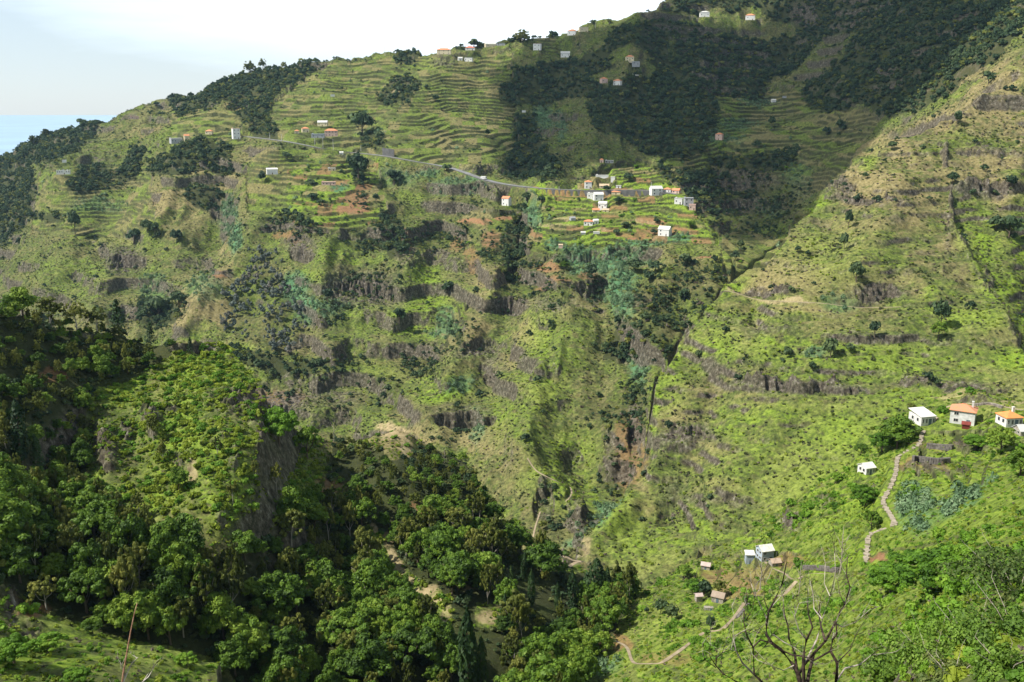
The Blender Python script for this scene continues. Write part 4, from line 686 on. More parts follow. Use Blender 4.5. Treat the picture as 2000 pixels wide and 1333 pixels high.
def gn_scatter(name, label, P, S_, temps, seed=0, tilt=.12):
    me = bpy.data.meshes.new(name); me.vertices.add(len(P)); me.vertices.foreach_set('co', np.ascontiguousarray(P, np.float32).ravel())
    at = me.attributes.new('size', 'FLOAT_VECTOR', 'POINT'); at.data.foreach_set('vector', np.ascontiguousarray(S_, np.float32).ravel())
    ro = me.attributes.new('turn', 'FLOAT_VECTOR', 'POINT'); rr = np.stack([rng.normal(size=len(P)) * tilt, rng.normal(size=len(P)) * tilt, rng.random(len(P)) * 6.283], 1); ro.data.foreach_set('vector', rr.astype(np.float32).ravel())
    ix = me.attributes.new('which', 'INT', 'POINT'); ix.data.foreach_set('value', rng.integers(0, len(temps), len(P)).astype(np.int32))
    o = bpy.data.objects.new(name, me); COL.objects.link(o); o['kind'] = 'stuff'; o['label'] = label
    g = bpy.data.node_groups.new(name, 'GeometryNodeTree'); g.interface.new_socket('Geometry', in_out='INPUT', socket_type='NodeSocketGeometry'); g.interface.new_socket('Geometry', in_out='OUTPUT', socket_type='NodeSocketGeometry')
    n = g.nodes; l = g.links; gi = n.new('NodeGroupInput'); go = n.new('NodeGroupOutput'); j = n.new('GeometryNodeGeometryToInstance'); 
    gi_ = None
    jn = n.new('GeometryNodeJoinGeometry')
    def nattr(nm, ty):
        a = n.new('GeometryNodeInputNamedAttribute'); a.data_type = ty; a.inputs['Name'].default_value = nm; return a.outputs['Attribute']
    sz, tu, wh = nattr('size', 'FLOAT_VECTOR'), nattr('turn', 'FLOAT_VECTOR'), nattr('which', 'INT')
    for k, t in enumerate(temps):
        oi = n.new('GeometryNodeObjectInfo'); oi.inputs['Object'].default_value = t; oi.inputs['As Instance'].default_value = True
        ip = n.new('GeometryNodeInstanceOnPoints'); l.new(gi.outputs[0], ip.inputs['Points']); l.new(oi.outputs['Geometry'], ip.inputs['Instance'])
        cmp_ = n.new('FunctionNodeCompare'); cmp_.data_type = 'INT'; cmp_.operation = 'EQUAL'; l.new(wh, cmp_.inputs[2]); cmp_.inputs[3].default_value = k
        l.new(cmp_.outputs[0], ip.inputs['Selection']); l.new(tu, ip.inputs['Rotation']); l.new(sz, ip.inputs['Scale']); l.new(ip.outputs[0], jn.inputs[0])
    n.remove(j); l.new(jn.outputs[0], go.inputs[0])
    md = o.modifiers.new('scatter', 'NODES'); md.node_group = g; return o
# how much of every spot can be seen, and its area
tanv = (Z - CAMZ) / DG; rmx = np.maximum.accumulate(tanv, axis=0); vis = tanv >= rmx - np.where(DG < 345, .02, .008); del rmx
cellA = (np.gradient(Drow)[:, None] * np.gradient(azc)[None] * DG * np.sqrt(1 + np.minimum(slope, 1.5) ** 2)).astype(np.float32)
inview = vis & (np.abs(AG) < R(33)) & (PY0 < 1500)
def pick(dens, n_max=10 ** 7):
    lam = (dens * cellA * inview).ravel(); tot = float(lam.sum()); n = int(min(tot, n_max)); cs = np.cumsum(lam, dtype=np.float64)
    k = np.searchsorted(cs, rng.random(n) * cs[-1]); r_, c_ = np.unravel_index(np.minimum(k, lam.size - 1), Z.shape)
    d = Drow[r_] + (rng.random(n) - .5) * np.gradient(Drow)[r_]; a = azc[c_] + (rng.random(n) - .5) * np.gradient(azc)[c_]
    return np.stack([d * np.sin(a), d * np.cos(a), Z[r_, c_]], 1), r_, c_, d
far = DG > 345
nog = (1 - np.clip(soil + tan, 0, 1))
houseclear = np.ones_like(Z)
# ------------------------------------------------------------------ builders for things
def thing(name, label, cat, loc=(0, 0, 0), rz=0.0, group=None):
    o = bpy.data.objects.new(name, None); COL.objects.link(o); o.location = loc; o.rotation_euler = (0, 0, rz); o.empty_display_size = .5
    o['label'] = label; o['category'] = cat
    if group: o['group'] = group
    return o
def tagm(o, label, cat, group=None):
    o['label'] = label; o['category'] = cat
    if group: o['group'] = group
    return o
def part(name, me, parent, loc=(0, 0, 0), scale=None, rz=None):
    o = bpy.data.objects.new(name, me); COL.objects.link(o); o.parent = parent; o.location = loc
    if scale is not None: o.scale = scale
    if rz is not None: o.rotation_euler = (0, 0, rz)
    return o
class MB:
    def __init__(s): s.v = []; s.f = []
    def add(s, vs, fs): b = len(s.v); s.v += [tuple(v) for v in vs]; s.f += [tuple(i + b for i in f) for f in fs]; return s
    def box(s, x0, x1, y0, y1, z0, z1):
        return s.add([(x0,y0,z0),(x1,y0,z0),(x1,y1,z0),(x0,y1,z0),(x0,y0,z1),(x1,y0,z1),(x1,y1,z1),(x0,y1,z1)], [(0,3,2,1),(4,5,6,7),(0,1,5,4),(1,2,6,5),(2,3,7,6),(3,0,4,7)])
    def mesh(s, name, m):
        me = bpy.data.meshes.new(name); me.from_pydata(s.v, [], s.f); me.update(); me.materials.append(m); return me
def tilemat(name, c1, c2):
    m = mat(name, c1, .85, 0, 1, 0, None); n = m.node_tree.nodes; l = m.node_tree.links; b = n['Principled BSDF']; t = n.new('ShaderNodeTexCoord')
    z = n.new('ShaderNodeTexNoise'); z.inputs['Scale'].default_value = .8; z.inputs['Detail'].default_value = 6; z.inputs['Roughness'].default_value = .7; l.new(t.outputs['Object'], z.inputs['Vector'])
    wv = n.new('ShaderNodeTexWave'); wv.inputs['Scale'].default_value = 1.3; wv.inputs['Distortion'].default_value = .4; l.new(t.outputs['Object'], wv.inputs['Vector'])
    a = n.new('ShaderNodeMath'); a.operation = 'MULTIPLY_ADD'; a.inputs[1].default_value = .25; l.new(wv.outputs['Fac'], a.inputs[0]); l.new(z.outputs['Fac'], a.inputs[2])
    r = n.new('ShaderNodeValToRGB'); r.color_ramp.elements[0].position = .4; r.color_ramp.elements[0].color = (*c2, 1); r.color_ramp.elements[1].position = .8; r.color_ramp.elements[1].color = (*c1, 1)
    l.new(a.outputs[0], r.inputs['Fac']); l.new(r.outputs['Color'], b.inputs['Base Color']); return m
WALLM = {'white': mat('white_render', (.72, .71, .67), .8, .12, .4), 'cream': mat('cream_render', (.66, .57, .38), .8, .15, .4), 'grey': mat('grey_concrete', (.36, .37, .38), .85, .2, .4), 'pink': mat('pink_render', (.60, .43, .36), .8, .15, .4),
         'whitewash': mat('whitewash', (.66, .65, .62), .8, .22, 1.1), 'plaster': mat('weathered_plaster', (.66, .66, .63), .85, .28, .9), 'stonewall': mat('rubble_stone', (.40, .36, .30), .95, .55, 2.6, .6), 'bluewall': mat('blue_grey_render', (.36, .43, .50), .8, .2, .8), 'redwood': mat('red_boards', (.16, .035, .025), .8, .3, 2)}
ROOFM = {'orange': tilemat('orange_tiles', (.62, .26, .13), (.42, .17, .09)), 'red': tilemat('red_tiles', (.55, .17, .10), (.40, .12, .08)), 'palegrey': mat('pale_slab', (.52, .52, .49), .85, .2, .5), 'grey': mat('grey_slab', (.30, .31, .32), .85, .2, .5), 'bluegrey': mat('blue_grey_slab', (.33, .38, .44), .8, .2, .5), 'pinkroof': mat('pinkish_slab', (.55, .36, .30), .85, .2, .5), 'white': mat('white_slab', (.62, .61, .56), .8, .15, .5), 'tan': mat('tan_roof', (.50, .38, .25), .85, .2, .5),
         'rust': tilemat('rusty_old_tiles', (.62, .24, .10), (.36, .20, .15)), 'orange2': tilemat('bright_orange_tiles', (.74, .27, .08), (.52, .18, .07)), 'whitesheet': mat('pale_sheet_roof', (.66, .65, .58), .7, .3, 1.2), 'tan2': tilemat('tan_old_tiles', (.46, .36, .26), (.28, .20, .15)), 'pink2': tilemat('pinkish_stone_slabs', (.50, .40, .36), (.34, .27, .24)), 'brown2': tilemat('brown_old_tiles', (.34, .27, .21), (.22, .17, .13)), 'red2': mat('dark_red_sheet', (.20, .04, .03), .7, .3, 1)}
GLASS = mat('dark_window_glass', (.025, .03, .035), .15); FRAME = mat('window_frame_paint', (.55, .53, .48), .6); DOORM = mat('door_boards', (.13, .085, .05), .7, .3, 3); DOORB = mat('blue_grey_door', (.10, .14, .17), .6)
def house(h, p, d, near_):
    px, py, wpx, hpx, dr, roof, wc, rc, turn, st, nw, label = h; wpx *= .88 if near_ else 1.0; hpx *= .97 if near_ else 1.12
    k = d / FPX; W = wpx * k; H = hpx * k * 1.06; D = W * dr; a = math.atan2(p.x, p.y)
    t = thing('house' if W > 5.2 else 'hut', label, 'house' if W > 5.2 else 'hut', (p.x, p.y, p.z), -a + R(turn), 'houses of the hill villages' if not near_ else 'farm buildings on the near slope')
    x0, x1, y0, y1 = -W / 2, W / 2, -D * .25, D * .75; th = .3
    wl = MB()
    if roof == 'ruin':
        z1 = H
        for bx in ((x0, x1, y0, y0 + .4), (x0, x1, y1 - .4, y1), (x0, x0 + .4, y0 + .4, y1 - .4), (x1 - .4, x1, y0 + .4, y1 - .4)):
            n = max(2, int(max(bx[1] - bx[0], bx[3] - bx[2]) / .9)); lx = (bx[1] - bx[0]) > (bx[3] - bx[2])
            for i in range(n):
                zt = z1 * random.uniform(.62, 1.0)
                if lx: wl.box(bx[0] + (bx[1] - bx[0]) * i / n, bx[0] + (bx[1] - bx[0]) * (i + 1) / n - .004, bx[2], bx[3], -2, zt)
                else: wl.box(bx[0], bx[1], bx[2] + (bx[3] - bx[2]) * i / n, bx[2] + (bx[3] - bx[2]) * (i + 1) / n - .004, -2, zt)
    else:
        wl.box(x0, x1, y0, y1, -3, H)
        if roof == 'gable':
            g = D * .5 * .62 if W >= D else W * .31; g = min(g, D * .34)
            wl.add([(x0 + .01, y0, H), (x0 + .01, y1, H), (x0 + .01, (y0 + y1) / 2, H + g), (x1 - .01, y0, H), (x1 - .01, y1, H), (x1 - .01, (y0 + y1) / 2, H + g)], [(0, 2, 1), (3, 4, 5), (0, 3, 5, 2), (1, 2, 5, 4)])
    part('wall', wl.mesh('wall', WALLM[wc]), t)
    rf = MB(); o = .35 if W > 5 else .22
    X0, X1, Y0, Y1 = x0 - o, x1 + o, y0 - o, y1 + o; ym = (Y0 + Y1) / 2
    def slab(pts, tk=.14):
        n = len(pts); lo = [(x, y, z - tk) for x, y, z in pts]
        rf.add(list(pts) + lo, [tuple(range(n)), tuple(range(2 * n - 1, n - 1, -1))] + [(i, i + n, (i + 1) % n + n, (i + 1) % n) for i in range(n)])
    if roof == 'hip':
        g = min(D, W) * .26; r_ = max((W - D) * .5, 0.0) + .05; xc = (x0 + x1) / 2; z = H + .02
        rf.add([(X0, Y0, z), (X1, Y0, z), (X1, Y1, z), (X0, Y1, z), (xc - r_, ym, z + g), (xc + r_, ym, z + g), (X0, Y0, z - .12), (X1, Y0, z - .12), (X1, Y1, z - .12), (X0, Y1, z - .12)], [(0, 1, 5, 4), (1, 2, 5), (2, 3, 4, 5), (3, 0, 4), (0, 6, 7, 1), (1, 7, 8, 2), (2, 8, 9, 3), (3, 9, 6, 0), (9, 8, 7, 6)])
        if near_: rf.box(xc - r_ - .1, xc + r_ + .1, ym - .1, ym + .1, z + g - .04, z + g + .1)
    elif roof == 'gable':
        sl = g / ((y1 - y0) / 2); gz = H + g + .12; e = H + .12 - sl * o
        slab([(X0, Y0, e), (X1, Y0, e), (X1, ym, gz), (X0, ym, gz)]); slab([(X0, ym, gz), (X1, ym, gz), (X1, Y1, e), (X0, Y1, e)])
    elif roof == 'shed': slab([(X0, Y0, H + .1), (X1, Y0, H + .1), (X1, Y1, H + .16 + D * .16), (X0, Y1, H + .16 + D * .16)], .16)
    elif roof == 'flat':
        rf.box(X0 + .1, X1 - .1, Y0 + .1, Y1 - .1, H + .003, H + .28)
        if W > 7: rf.box(x0 + .6, x0 + 1.9, y1 - 1.6, y1 - .4, H + .283, H + 1.1)
    if rf.v: part('roof', rf.mesh('roof', ROOFM[rc]), t)
    # openings: front (towards the valley) and the left side
    def opening(nm, cx, cz, w_, h_, side, m_):
        mb = MB(); fr = MB(); e = .03; f = max(.07, w_ * .1)
        if side == 'f': mb.box(cx - w_ / 2, cx + w_ / 2, y0 - e, y0 - .003, cz - h_ / 2, cz + h_ / 2)
        else: mb.box(x0 - e, x0 - .003, cx - w_ / 2, cx + w_ / 2, cz - h_ / 2, cz + h_ / 2)
        wn = part(nm, mb.mesh(nm, m_), t)
        if near_ and nm == 'window':
            for q in (-1, 1):
                if side == 'f': fr.box(cx + q * (w_ / 2 + f / 2) - f / 2, cx + q * (w_ / 2 + f / 2) + f / 2, y0 - .06, y0 - .002, cz - h_ / 2 - f, cz + h_ / 2 + f)
                else: fr.box(x0 - .06, x0 - .002, cx + q * (w_ / 2 + f / 2) - f / 2, cx + q * (w_ / 2 + f / 2) + f / 2, cz - h_ / 2 - f, cz + h_ / 2 + f)
                if side == 'f': fr.box(cx - w_ / 2, cx + w_ / 2, y0 - .055, y0 - .002, cz + q * (h_ / 2 + f / 2) - f / 2, cz + q * (h_ / 2 + f / 2) + f / 2)
                else: fr.box(x0 - .055, x0 - .002, cx - w_ / 2, cx + w_ / 2, cz + q * (h_ / 2 + f / 2) - f / 2, cz + q * (h_ / 2 + f / 2) + f / 2)
            if side == 'f': fr.box(cx - .025, cx + .025, y0 - .05, y0 - .031, cz - h_ / 2, cz + h_ / 2)
            part('frame', fr.mesh('frame', FRAME), wn)
    if nw:
        sh = H / st; per = max(1, math.ceil(nw / st)); ww = min(1.1, W / per * .42); wh = min(1.3, sh * .42); cnt = 0
        for s_ in range(st):
            for i in range(per):
                if cnt >= nw: break
                cx = x0 + W * (i + .5) / per; cnt += 1
                if s_ == 0 and i == per // 2: opening('door', cx, min(1.05, sh * .4), min(.95, W * .2), min(2.0, sh * .78), 'f', DOORM if not near_ else DOORB)
                else: opening('window', cx, s_ * sh + sh * .55, ww, wh, 'f', GLASS)
            if near_ and D > 3:
                for yy in (.28, .68): opening('window', y0 + D * yy, s_ * sh + sh * .58, .75, min(.9, sh * .4), 'l', GLASS)
    if near_ and roof in ('hip', 'gable') and W > 4.5 and wc != 'redwood':
        ch = MB().box(x1 - 1.3, x1 - .8, ym + .3, ym + .8, H - .1, H + D * .32 + .5); ch.box(x1 - 1.37, x1 - .73, ym + .23, ym + .87, H + D * .32 + .503, H + D * .32 + .6); part('chimney', ch.mesh('chimney', WALLM[wc]), t)
    return t
for h, p, d in HP: house(h, p, d, h in NEARH)
# ------------------------------------------------------------------ road, walls, paths
ASPH = mat('asphalt', (.20, .20, .20), .9, .25, .1); EARTH = mat('trodden_earth', (.33, .265, .175), .95, .35, .6); STEPM = mat('step_stone', (.36, .31, .235), .95, .4, 1.2); DRYST = mat('dry_stone', (.17, .155, .135), .95, .5, 1.2, .6); WALLG = mat('grey_retaining_stone', (.12, .118, .115), .95, .35, .3); WHITEP = mat('white_paint', (.7, .7, .68), .6)
def frame_of(P):
    t = np.gradient(P[:, :2], axis=0); t /= np.linalg.norm(t, axis=1)[:, None] + 1e-9; n = np.stack([t[:, 1], -t[:, 0]], 1); return t, n
def strip(name, P, hw, m, lift=.06, thick=.5, kind='structure'):
    t, n = frame_of(P); mb = MB(); N_ = len(P)
    hwv = np.array([hw * (1 + .22 * vn(i * .37, 1.3, 9)) for i in range(N_)]).ravel() if hw < 2 else np.full(N_, hw)
    vs = []
    for i in range(N_):
        a = P[i, :2] - n[i] * hwv[i]; b = P[i, :2] + n[i] * hwv[i]; z = P[i, 2] + lift; vs += [(a[0], a[1], z), (b[0], b[1], z), (a[0], a[1], z - thick), (b[0], b[1], z - thick)]
    fs = []
    for i in range(N_ - 1):
        k = 4 * i; fs += [(k, k + 1, k + 5, k + 4), (k + 1, k + 3, k + 7, k + 5), (k, k + 4, k + 6, k + 2)]
    mb.add(vs, fs); o = bpy.data.objects.new(name, mb.mesh(name, m)); COL.objects.link(o)
    if kind: o['kind'] = kind
    return o
rd = strip('road', ROAD, 4.6, ASPH, .12, 1.2)
t_, n_ = frame_of(ROAD); sgn = np.sign((n_ * (-ROAD[:, :2])).sum(1))   # towards the viewer = downhill
edge = ROAD.copy(); edge[:, :2] += n_ * sgn[:, None] * 4.85; edge[:, 2] += .55
strip('kerb', edge, .16, WALLG, 0, 1.6)
def retaining(name, pxa, pxb, off, top, bot, m, label, up=False):
    pr = np.array([project(np.float64(q[0]), np.float64(q[1]), np.float64(q[2]))[0] for q in ROAD]); s = (pr >= pxa) & (pr <= pxb)
    Q = ROAD[s].copy(); tt, nn = t_[s], n_[s]; Q[:, :2] += nn * (sgn[s] * off)[:, None]; Q[:, 2] += top
    o = strip(name, Q, .3, m, 0, top - bot, None); tagm(o, label, 'wall'); return o
retaining('retaining_wall', 1050, 1285, 5.5, .5, -6.5, WALLG, 'long dark grey retaining wall under the village road')
retaining('retaining_wall', 735, 770, -5.8, 9, -.5, WALLG, 'dark rock-faced wall above the road beside the dark bushes')
retaining('retaining_wall', 925, 1040, 5.5, .4, -3.5, WALLG, 'dark wall under the road right of the white bus')
for k_, P, hw in PLINES: strip('path', P, hw, EARTH, .07, .5)
# stone steps
def resample(P, ds):
    s = np.r_[0, np.cumsum(np.linalg.norm(np.diff(P[:, :2], axis=0), axis=1))]; u = np.arange(0, s[-1], ds); return np.stack([np.interp(u, s, P[:, i]) for i in range(3)], 1)
SQ = resample(STEPS, .8); ts, ns = frame_of(SQ); mb = MB()
for i, q in enumerate(SQ):
    if random.random() < .06: continue
    hw = .52 + .14 * math.sin(i * 1.7) + random.uniform(-.1, .1); a_ = math.atan2(ts[i, 1], ts[i, 0]); ca, sa = math.cos(a_), math.sin(a_); z = q[2] + .22 + .08 * ((i * 7) % 3 - 1)
    cs = [(-.36, -hw), (.36, -hw), (.33, hw), (-.33, hw)]; vs = [(q[0] + ca * u - sa * v, q[1] + sa * u + ca * v, zz) for zz in (z - .9, z) for u, v in cs]
    mb.add(vs, [(0, 3, 2, 1), (4, 5, 6, 7), (0, 1, 5, 4), (1, 2, 6, 5), (2, 3, 7, 6), (3, 0, 4, 7)])
st_o = bpy.data.objects.new('stone_steps', mb.mesh('stone_steps', STEPM)); COL.objects.link(st_o); tagm(st_o, 'winding pale stone steps climbing the near slope to the white hut', 'steps')
def dry_wall(pts, hgt, label, m=DRYST, th=.35):
    P = resample(lay_line(pts, 5, 2, 8, 345), .6); tt, nn = frame_of(P); mb = MB()
    for i, q in enumerate(P[:-1]):
        a_ = math.atan2(tt[i, 1], tt[i, 0]); ca, sa = math.cos(a_), math.sin(a_)
        for r_ in range(max(1, int(hgt / .42))):
            o_ = random.uniform(-.05, .05); z0 = q[2] + r_ * .42 - .25; L_ = random.uniform(.24, .295); cs = [(-L_, -th + o_), (L_, -th + o_), (L_, th), (-L_, th)]
            vs = [(q[0] + ca * u - sa * v, q[1] + sa * u + ca * v, zz) for zz in (z0, z0 + random.uniform(.36, .41)) for u, v in cs]; mb.add(vs, [(0, 3, 2, 1), (4, 5, 6, 7), (0, 1, 5, 4), (1, 2, 6, 5), (2, 3, 7, 6), (3, 0, 4, 7)])
    o = bpy.data.objects.new('stone_wall', mb.mesh('stone_wall', m)); COL.objects.link(o); tagm(o, label, 'wall'); return o
dry_wall([(1812,876),(1840,878),(1866,880)], 2.0, 'dark dry-stone terrace wall under the two-storey house garden')
dry_wall([(1784,900),(1830,906),(1862,904)], 1.7, 'longer lower dry-stone terrace wall, second below the two-storey house')
dry_wall([(1440,1208),(1465,1180),(1478,1170)], .9, 'low rubble wall along the upper side of the lower path')
dry_wall([(1570,1112),(1600,1112),(1640,1118)], 1.3, 'rubble wall behind the bare tree beside the path')
dry_wall([(1905,792),(1935,790),(1960,798)], 1.1, 'curved rubble wall on the crest behind the orange cottage', mat('pale_dry_stone', (.30, .26, .22), .95, .5, 1.2, .6))
# ------------------------------------------------------------------ poles, bus
POLEM = mat('pole_concrete', (.50, .49, .46), .8, .15, 2)
def pole(px, py, h_, label, arm=True):
    p = hit(px, py, 600); t = thing('utility_pole', label, 'pole', p, -math.atan2(p.x, p.y), 'utility poles along the road'); bm = bmesh.new(); tube(bm, [(0, 0, -.5), (0, 0, h_ * .5), (0, 0, h_)], [.24, .2, .14], 8); me = bpy.data.meshes.new('shaft'); bm.to_mesh(me); bm.free(); me.materials.append(POLEM); part('shaft', me, t)
    part('crossarm', MB().box(-.9, .9, -.2, -.145, h_ - .9, h_ - .7).mesh('crossarm', POLEM), t)
for i, (px, py, h_, lb) in enumerate([(527,272,8,'utility pole at the far left of the roadside row'), (550,275,8,'utility pole second from the left of the roadside row'), (615,284,9,'utility pole under the blue-grey building'), (631,289,12,'utility pole between two others under the large orange-roofed house'), (651,293,13,'tallest roadside pole just right of the large orange-roofed house'), (705,296,8,'utility pole at the right end of the row by dark bushes'), (752,109,14,'tall pole alone on the bare ridge crest'), (1272,370,7,'utility pole at the right end of the village road'), (685,107,7,'small pole on the left part of the bare crest'), (820,104,7,'small pole on the crest left of the cream house'), (1163,56,9,'pole on the crest beside the pale flat-roofed house'), (1092,374,5,'short pole on the wall at the left end of the village')]): pole(px, py, h_, lb)
bp = hit(938, 350, 800); i_ = int(np.argmin(np.hypot(ROAD[:, 0] - bp.x, ROAD[:, 1] - bp.y))); bq = ROAD[i_]
bus = thing('bus', 'small white bus driving along the mountain road', 'bus', (bq[0], bq[1], bq[2] + .16), math.atan2(t_[i_, 1], t_[i_, 0]))
BW = mat('bus_white_paint', (.78, .78, .76), .35); TYRE = mat('tyre_rubber', (.02, .02, .02), .9)
bb = bmesh.new(); bmesh.ops.create_cube(bb, size=1, matrix=Matrix.Translation((0, 0, 1.75)) @ Matrix.Diagonal((8.6, 2.4, 2.5, 1))); bmesh.ops.bevel(bb, geom=bb.edges[:], offset=.22, segments=3, affect='EDGES'); me = bpy.data.meshes.new('body'); bb.to_mesh(me); bb.free(); me.materials.append(BW); part('body', me, bus)
for s_ in (-1, 1):
    wb = MB()
    for k in range(5): wb.box(-3.9 + k * 1.58, -2.5 + k * 1.58, *((-1.24, -1.203) if s_ < 0 else (1.203, 1.24)), 1.75, 2.6)
    part('side_windows', wb.mesh('side_windows', GLASS), bus)
part('windscreen', MB().box(4.303, 4.34, -1, 1, 1.6, 2.7).mesh('windscreen', GLASS), bus); part('rear_window', MB().box(-4.34, -4.303, -.9, .9, 1.8, 2.6).mesh('rear_window', GLASS), bus)
for sx in (-2.8, 2.7):
    for sy in (-1.1, 1.1):
        wm_ = bmesh.new(); bmesh.ops.create_cone(wm_, cap_ends=True, segments=18, radius1=.48, radius2=.48, depth=.3, matrix=Matrix.Translation((sx, sy, .48)) @ Matrix.Rotation(R(90), 4, 'X')); me = bpy.data.meshes.new('wheel'); wm_.to_mesh(me); wm_.free(); me.materials.append(TYRE); part('wheel', me, bus)
# ------------------------------------------------------------------ vegetation
hm = np.zeros(MGX.shape, bool)
for px, py, wpx in HL:
    s = (slice(int((py - 60 + 300) / MS), int((py + 70 + 300) / MS)), slice(int((px - 60 + 400) / MS), int((px + 60 + 400) / MS)))
    rx = wpx * .62 + 3; hm[s] |= ((MGX[s] - px) / rx) ** 2 + ((MGY[s] - py - (2 if wpx < 30 else 4)) / (wpx * .42 + 4)) ** 2 < 1
hclear = msample(hm, PX0, PY0); rdist = np.full(Z.shape, 1e9, np.float32); rr_ = (DG > 900) & (DG < 1400) & (PX0 > 440) & (PX0 < 1360) & (PY0 > 230) & (PY0 < 420); rdist[rr_] = segdist(X[rr_], Y[rr_], [(q[0], q[1]) for q in ROAD[::3]]); clear = (pathm > 0) | hclear | (rdist < 9.5)
ok = (~clear).astype(np.float32)
def free(px, py, rad): return True
def scat(name, label, dens, smin, smax, temps, seed, nmax=200000, sink=.08, tall=1.0, sel=None):
    P, r_, c_, d = pick(dens, nmax); s = smin + (smax - smin) * rng.random(len(P)) ** 1.6; s = s * (.85 + .3 * rng.random(len(P)))
    P[:, 2] -= s * sink; S_ = np.stack([s, s * (.9 + .2 * rng.random(len(P))), s * tall * (.85 + .3 * rng.random(len(P)))], 1)
    print(name, len(P)); return gn_scatter(name, label, P, S_, temps, seed)
patch = sstep(-.15, .35, fbm(X / 22, YV / 22, 3, 201)); patch2 = sstep(-.1, .3, fbm(X / 35, YV / 30, 3, 207)); gul = sstep(.05, .5, -ridged((X) / 52, (Y) / 120, 3, 70))
FF = far.astype(np.float32); NF = 1 - FF; fh = np.where(forest > .5, 1, 0).astype(np.float32); slo = (slope < 2.2).astype(np.float32)
base = ok * nog * slo
# far woods: crowns that merge into one mass
scat('far_woods', 'dark dense woods covering the upper mountain slopes and gullies', FF * fh * (1 - euc) * (.35 + .65 * patch2) * ok * .058, 3.6, 9, T['dark'] + T['dark'] + T['farolive'], 1, 50000, .1, 1.05)
fr_ = sstep(.08, .6, S(M_FRINGE)) * FF * (1 - fh) * ok
scat('wood_fringe', 'scattered bushes and young trees thinning out from the edge of the far woods', fr_ * (.25 + patch) * .030, 2.2, 6.0, T['dark'] + T['farolive'] + T['shrub'][:1], 18, 14000, .1)
scat('grey_green_woods', 'grey-green eucalyptus wood on the lower left spur', FF * euc * ok * (.25 + .75 * patch) * .036, 4, 10, T['euca'], 2, 8000, .1, 1.25)
# bushes of the open slopes
scat('scrub', 'low green scrub dotted over the open mountain slopes', FF * (1 - fh) * base * (.25 + patch) * (1 - .5 * dry) * (1 - .9 * terr) * .085, .8, 2.6, T['shrub'], 3, 160000)
scat('brown_heath', 'brownish heath on dry and rocky slopes', FF * (1 - fh) * base * (dry * .8 + rock * .8 + .25) * (1 - .9 * terr) * .034, .8, 2.2, T['heath'], 4, 90000)
scat('lime_scrub', 'bright yellow-green bushes on damp slopes', FF * (1 - fh) * base * (lush + .15) * (1 - terr * .8) * .05, .8, 2.4, T['lime'], 5, 80000)
scat('cane_brake', 'blue-green cane brakes in the gullies', FF * base * cane * .07, 2.0, 4.0, T['cane'], 6, 30000, .05, 1.2)
scat('slope_bushes', 'larger dark bushes scattered in gullies and on ledges', FF * (1 - fh) * base * (1 - .75 * terr) * (.04 + 1.5 * gul * patch2 * patch + .6 * rock * patch + .5 * sstep(.5, .9, patch * patch2) * (1 - isP)) * .0105, 2.4, 6.5, T['dark'], 7, 20000, .12)
scat('dark_scrub', 'dense dark brownish-green scrub in clefts and on brows', FF * (1 - fh) * ok * dsc * (.25 + patch) * .11, 1.8, 5.6, T['dark'] + T['dark'] + T['farolive'] + T['heath'][:1], 17, 30000, .1)
scat('field_bushes', 'fruit trees and bushes between the village terraces', FF * ok * terr * (.12 + vill * 1.0) * .0045, 2.0, 5.5, T['bright'][:2] + T['dark'][:1] + T['cane'][:1], 8, 6000)
scat('terrace_edge_scrub', 'dark scrub along the terrace walls', FF * ok * terr * riser * (.3 + patch) * .05, .9, 2.3, T['shrub'] + T['dark'][:1], 9, 30000)
# near slopes
isA = (near & (PX0 > 980) & (forest < .5)).astype(np.float32); isC = (near & (PX0 < 1250) & (forest > .5)).astype(np.float32); isO = (near & (PX0 < 1000) & (forest < .5)).astype(np.float32)
mids = ((DG > 20) * 1.0).astype(np.float32)
bushA = sstep(-.05, .25, fbm(X / 16, YV / 16, 3, 230)) * (.35 + .65 * sstep(1450, 1700, PX0 + PY0 * .3))
scat('near_slope_scrub', 'bright green low scrub and herbs on the near slopes', (isA + isO * 1.1) * base * mids * (1 - .45 * dry) * .42, .35, 1.15, T['bright'] + T['lime'], 10, 60000)
scat('near_dry_grass', 'straw-coloured tussocks on the near slopes', (isA + isO) * base * mids * (dry + .12) * .25, .3, .8, T['heath'], 11, 20000)
scat('near_thicket', 'leafy green thicket in clumps on the near slope', (isA * bushA + (near & (PX0 < 480) & (DG < 172)) * patch * .8) * base * mids * .06, 1.4, 4.0, T['bright'], 12, 9000, .15)
scat('near_cane', 'blue-green cane on the near slope', (isA + isO) * base * cane * .25, 1.5, 3.2, T['cane'], 13, 5000)
scat('spur_bushes', 'yellow-green bushes covering the sunlit spur of the near hill', isO * base * (.3 + lush) * (DG > 215) * .42, .7, 3.0, T['lime'] + T['lime'] + T['bright'], 14, 24000, .1)
scat('wood_undergrowth', 'dark undergrowth between the trees of the near hill', isC * ok * .10, 1.2, 3.0, T['shrub'] + T['dark'], 15, 9000)

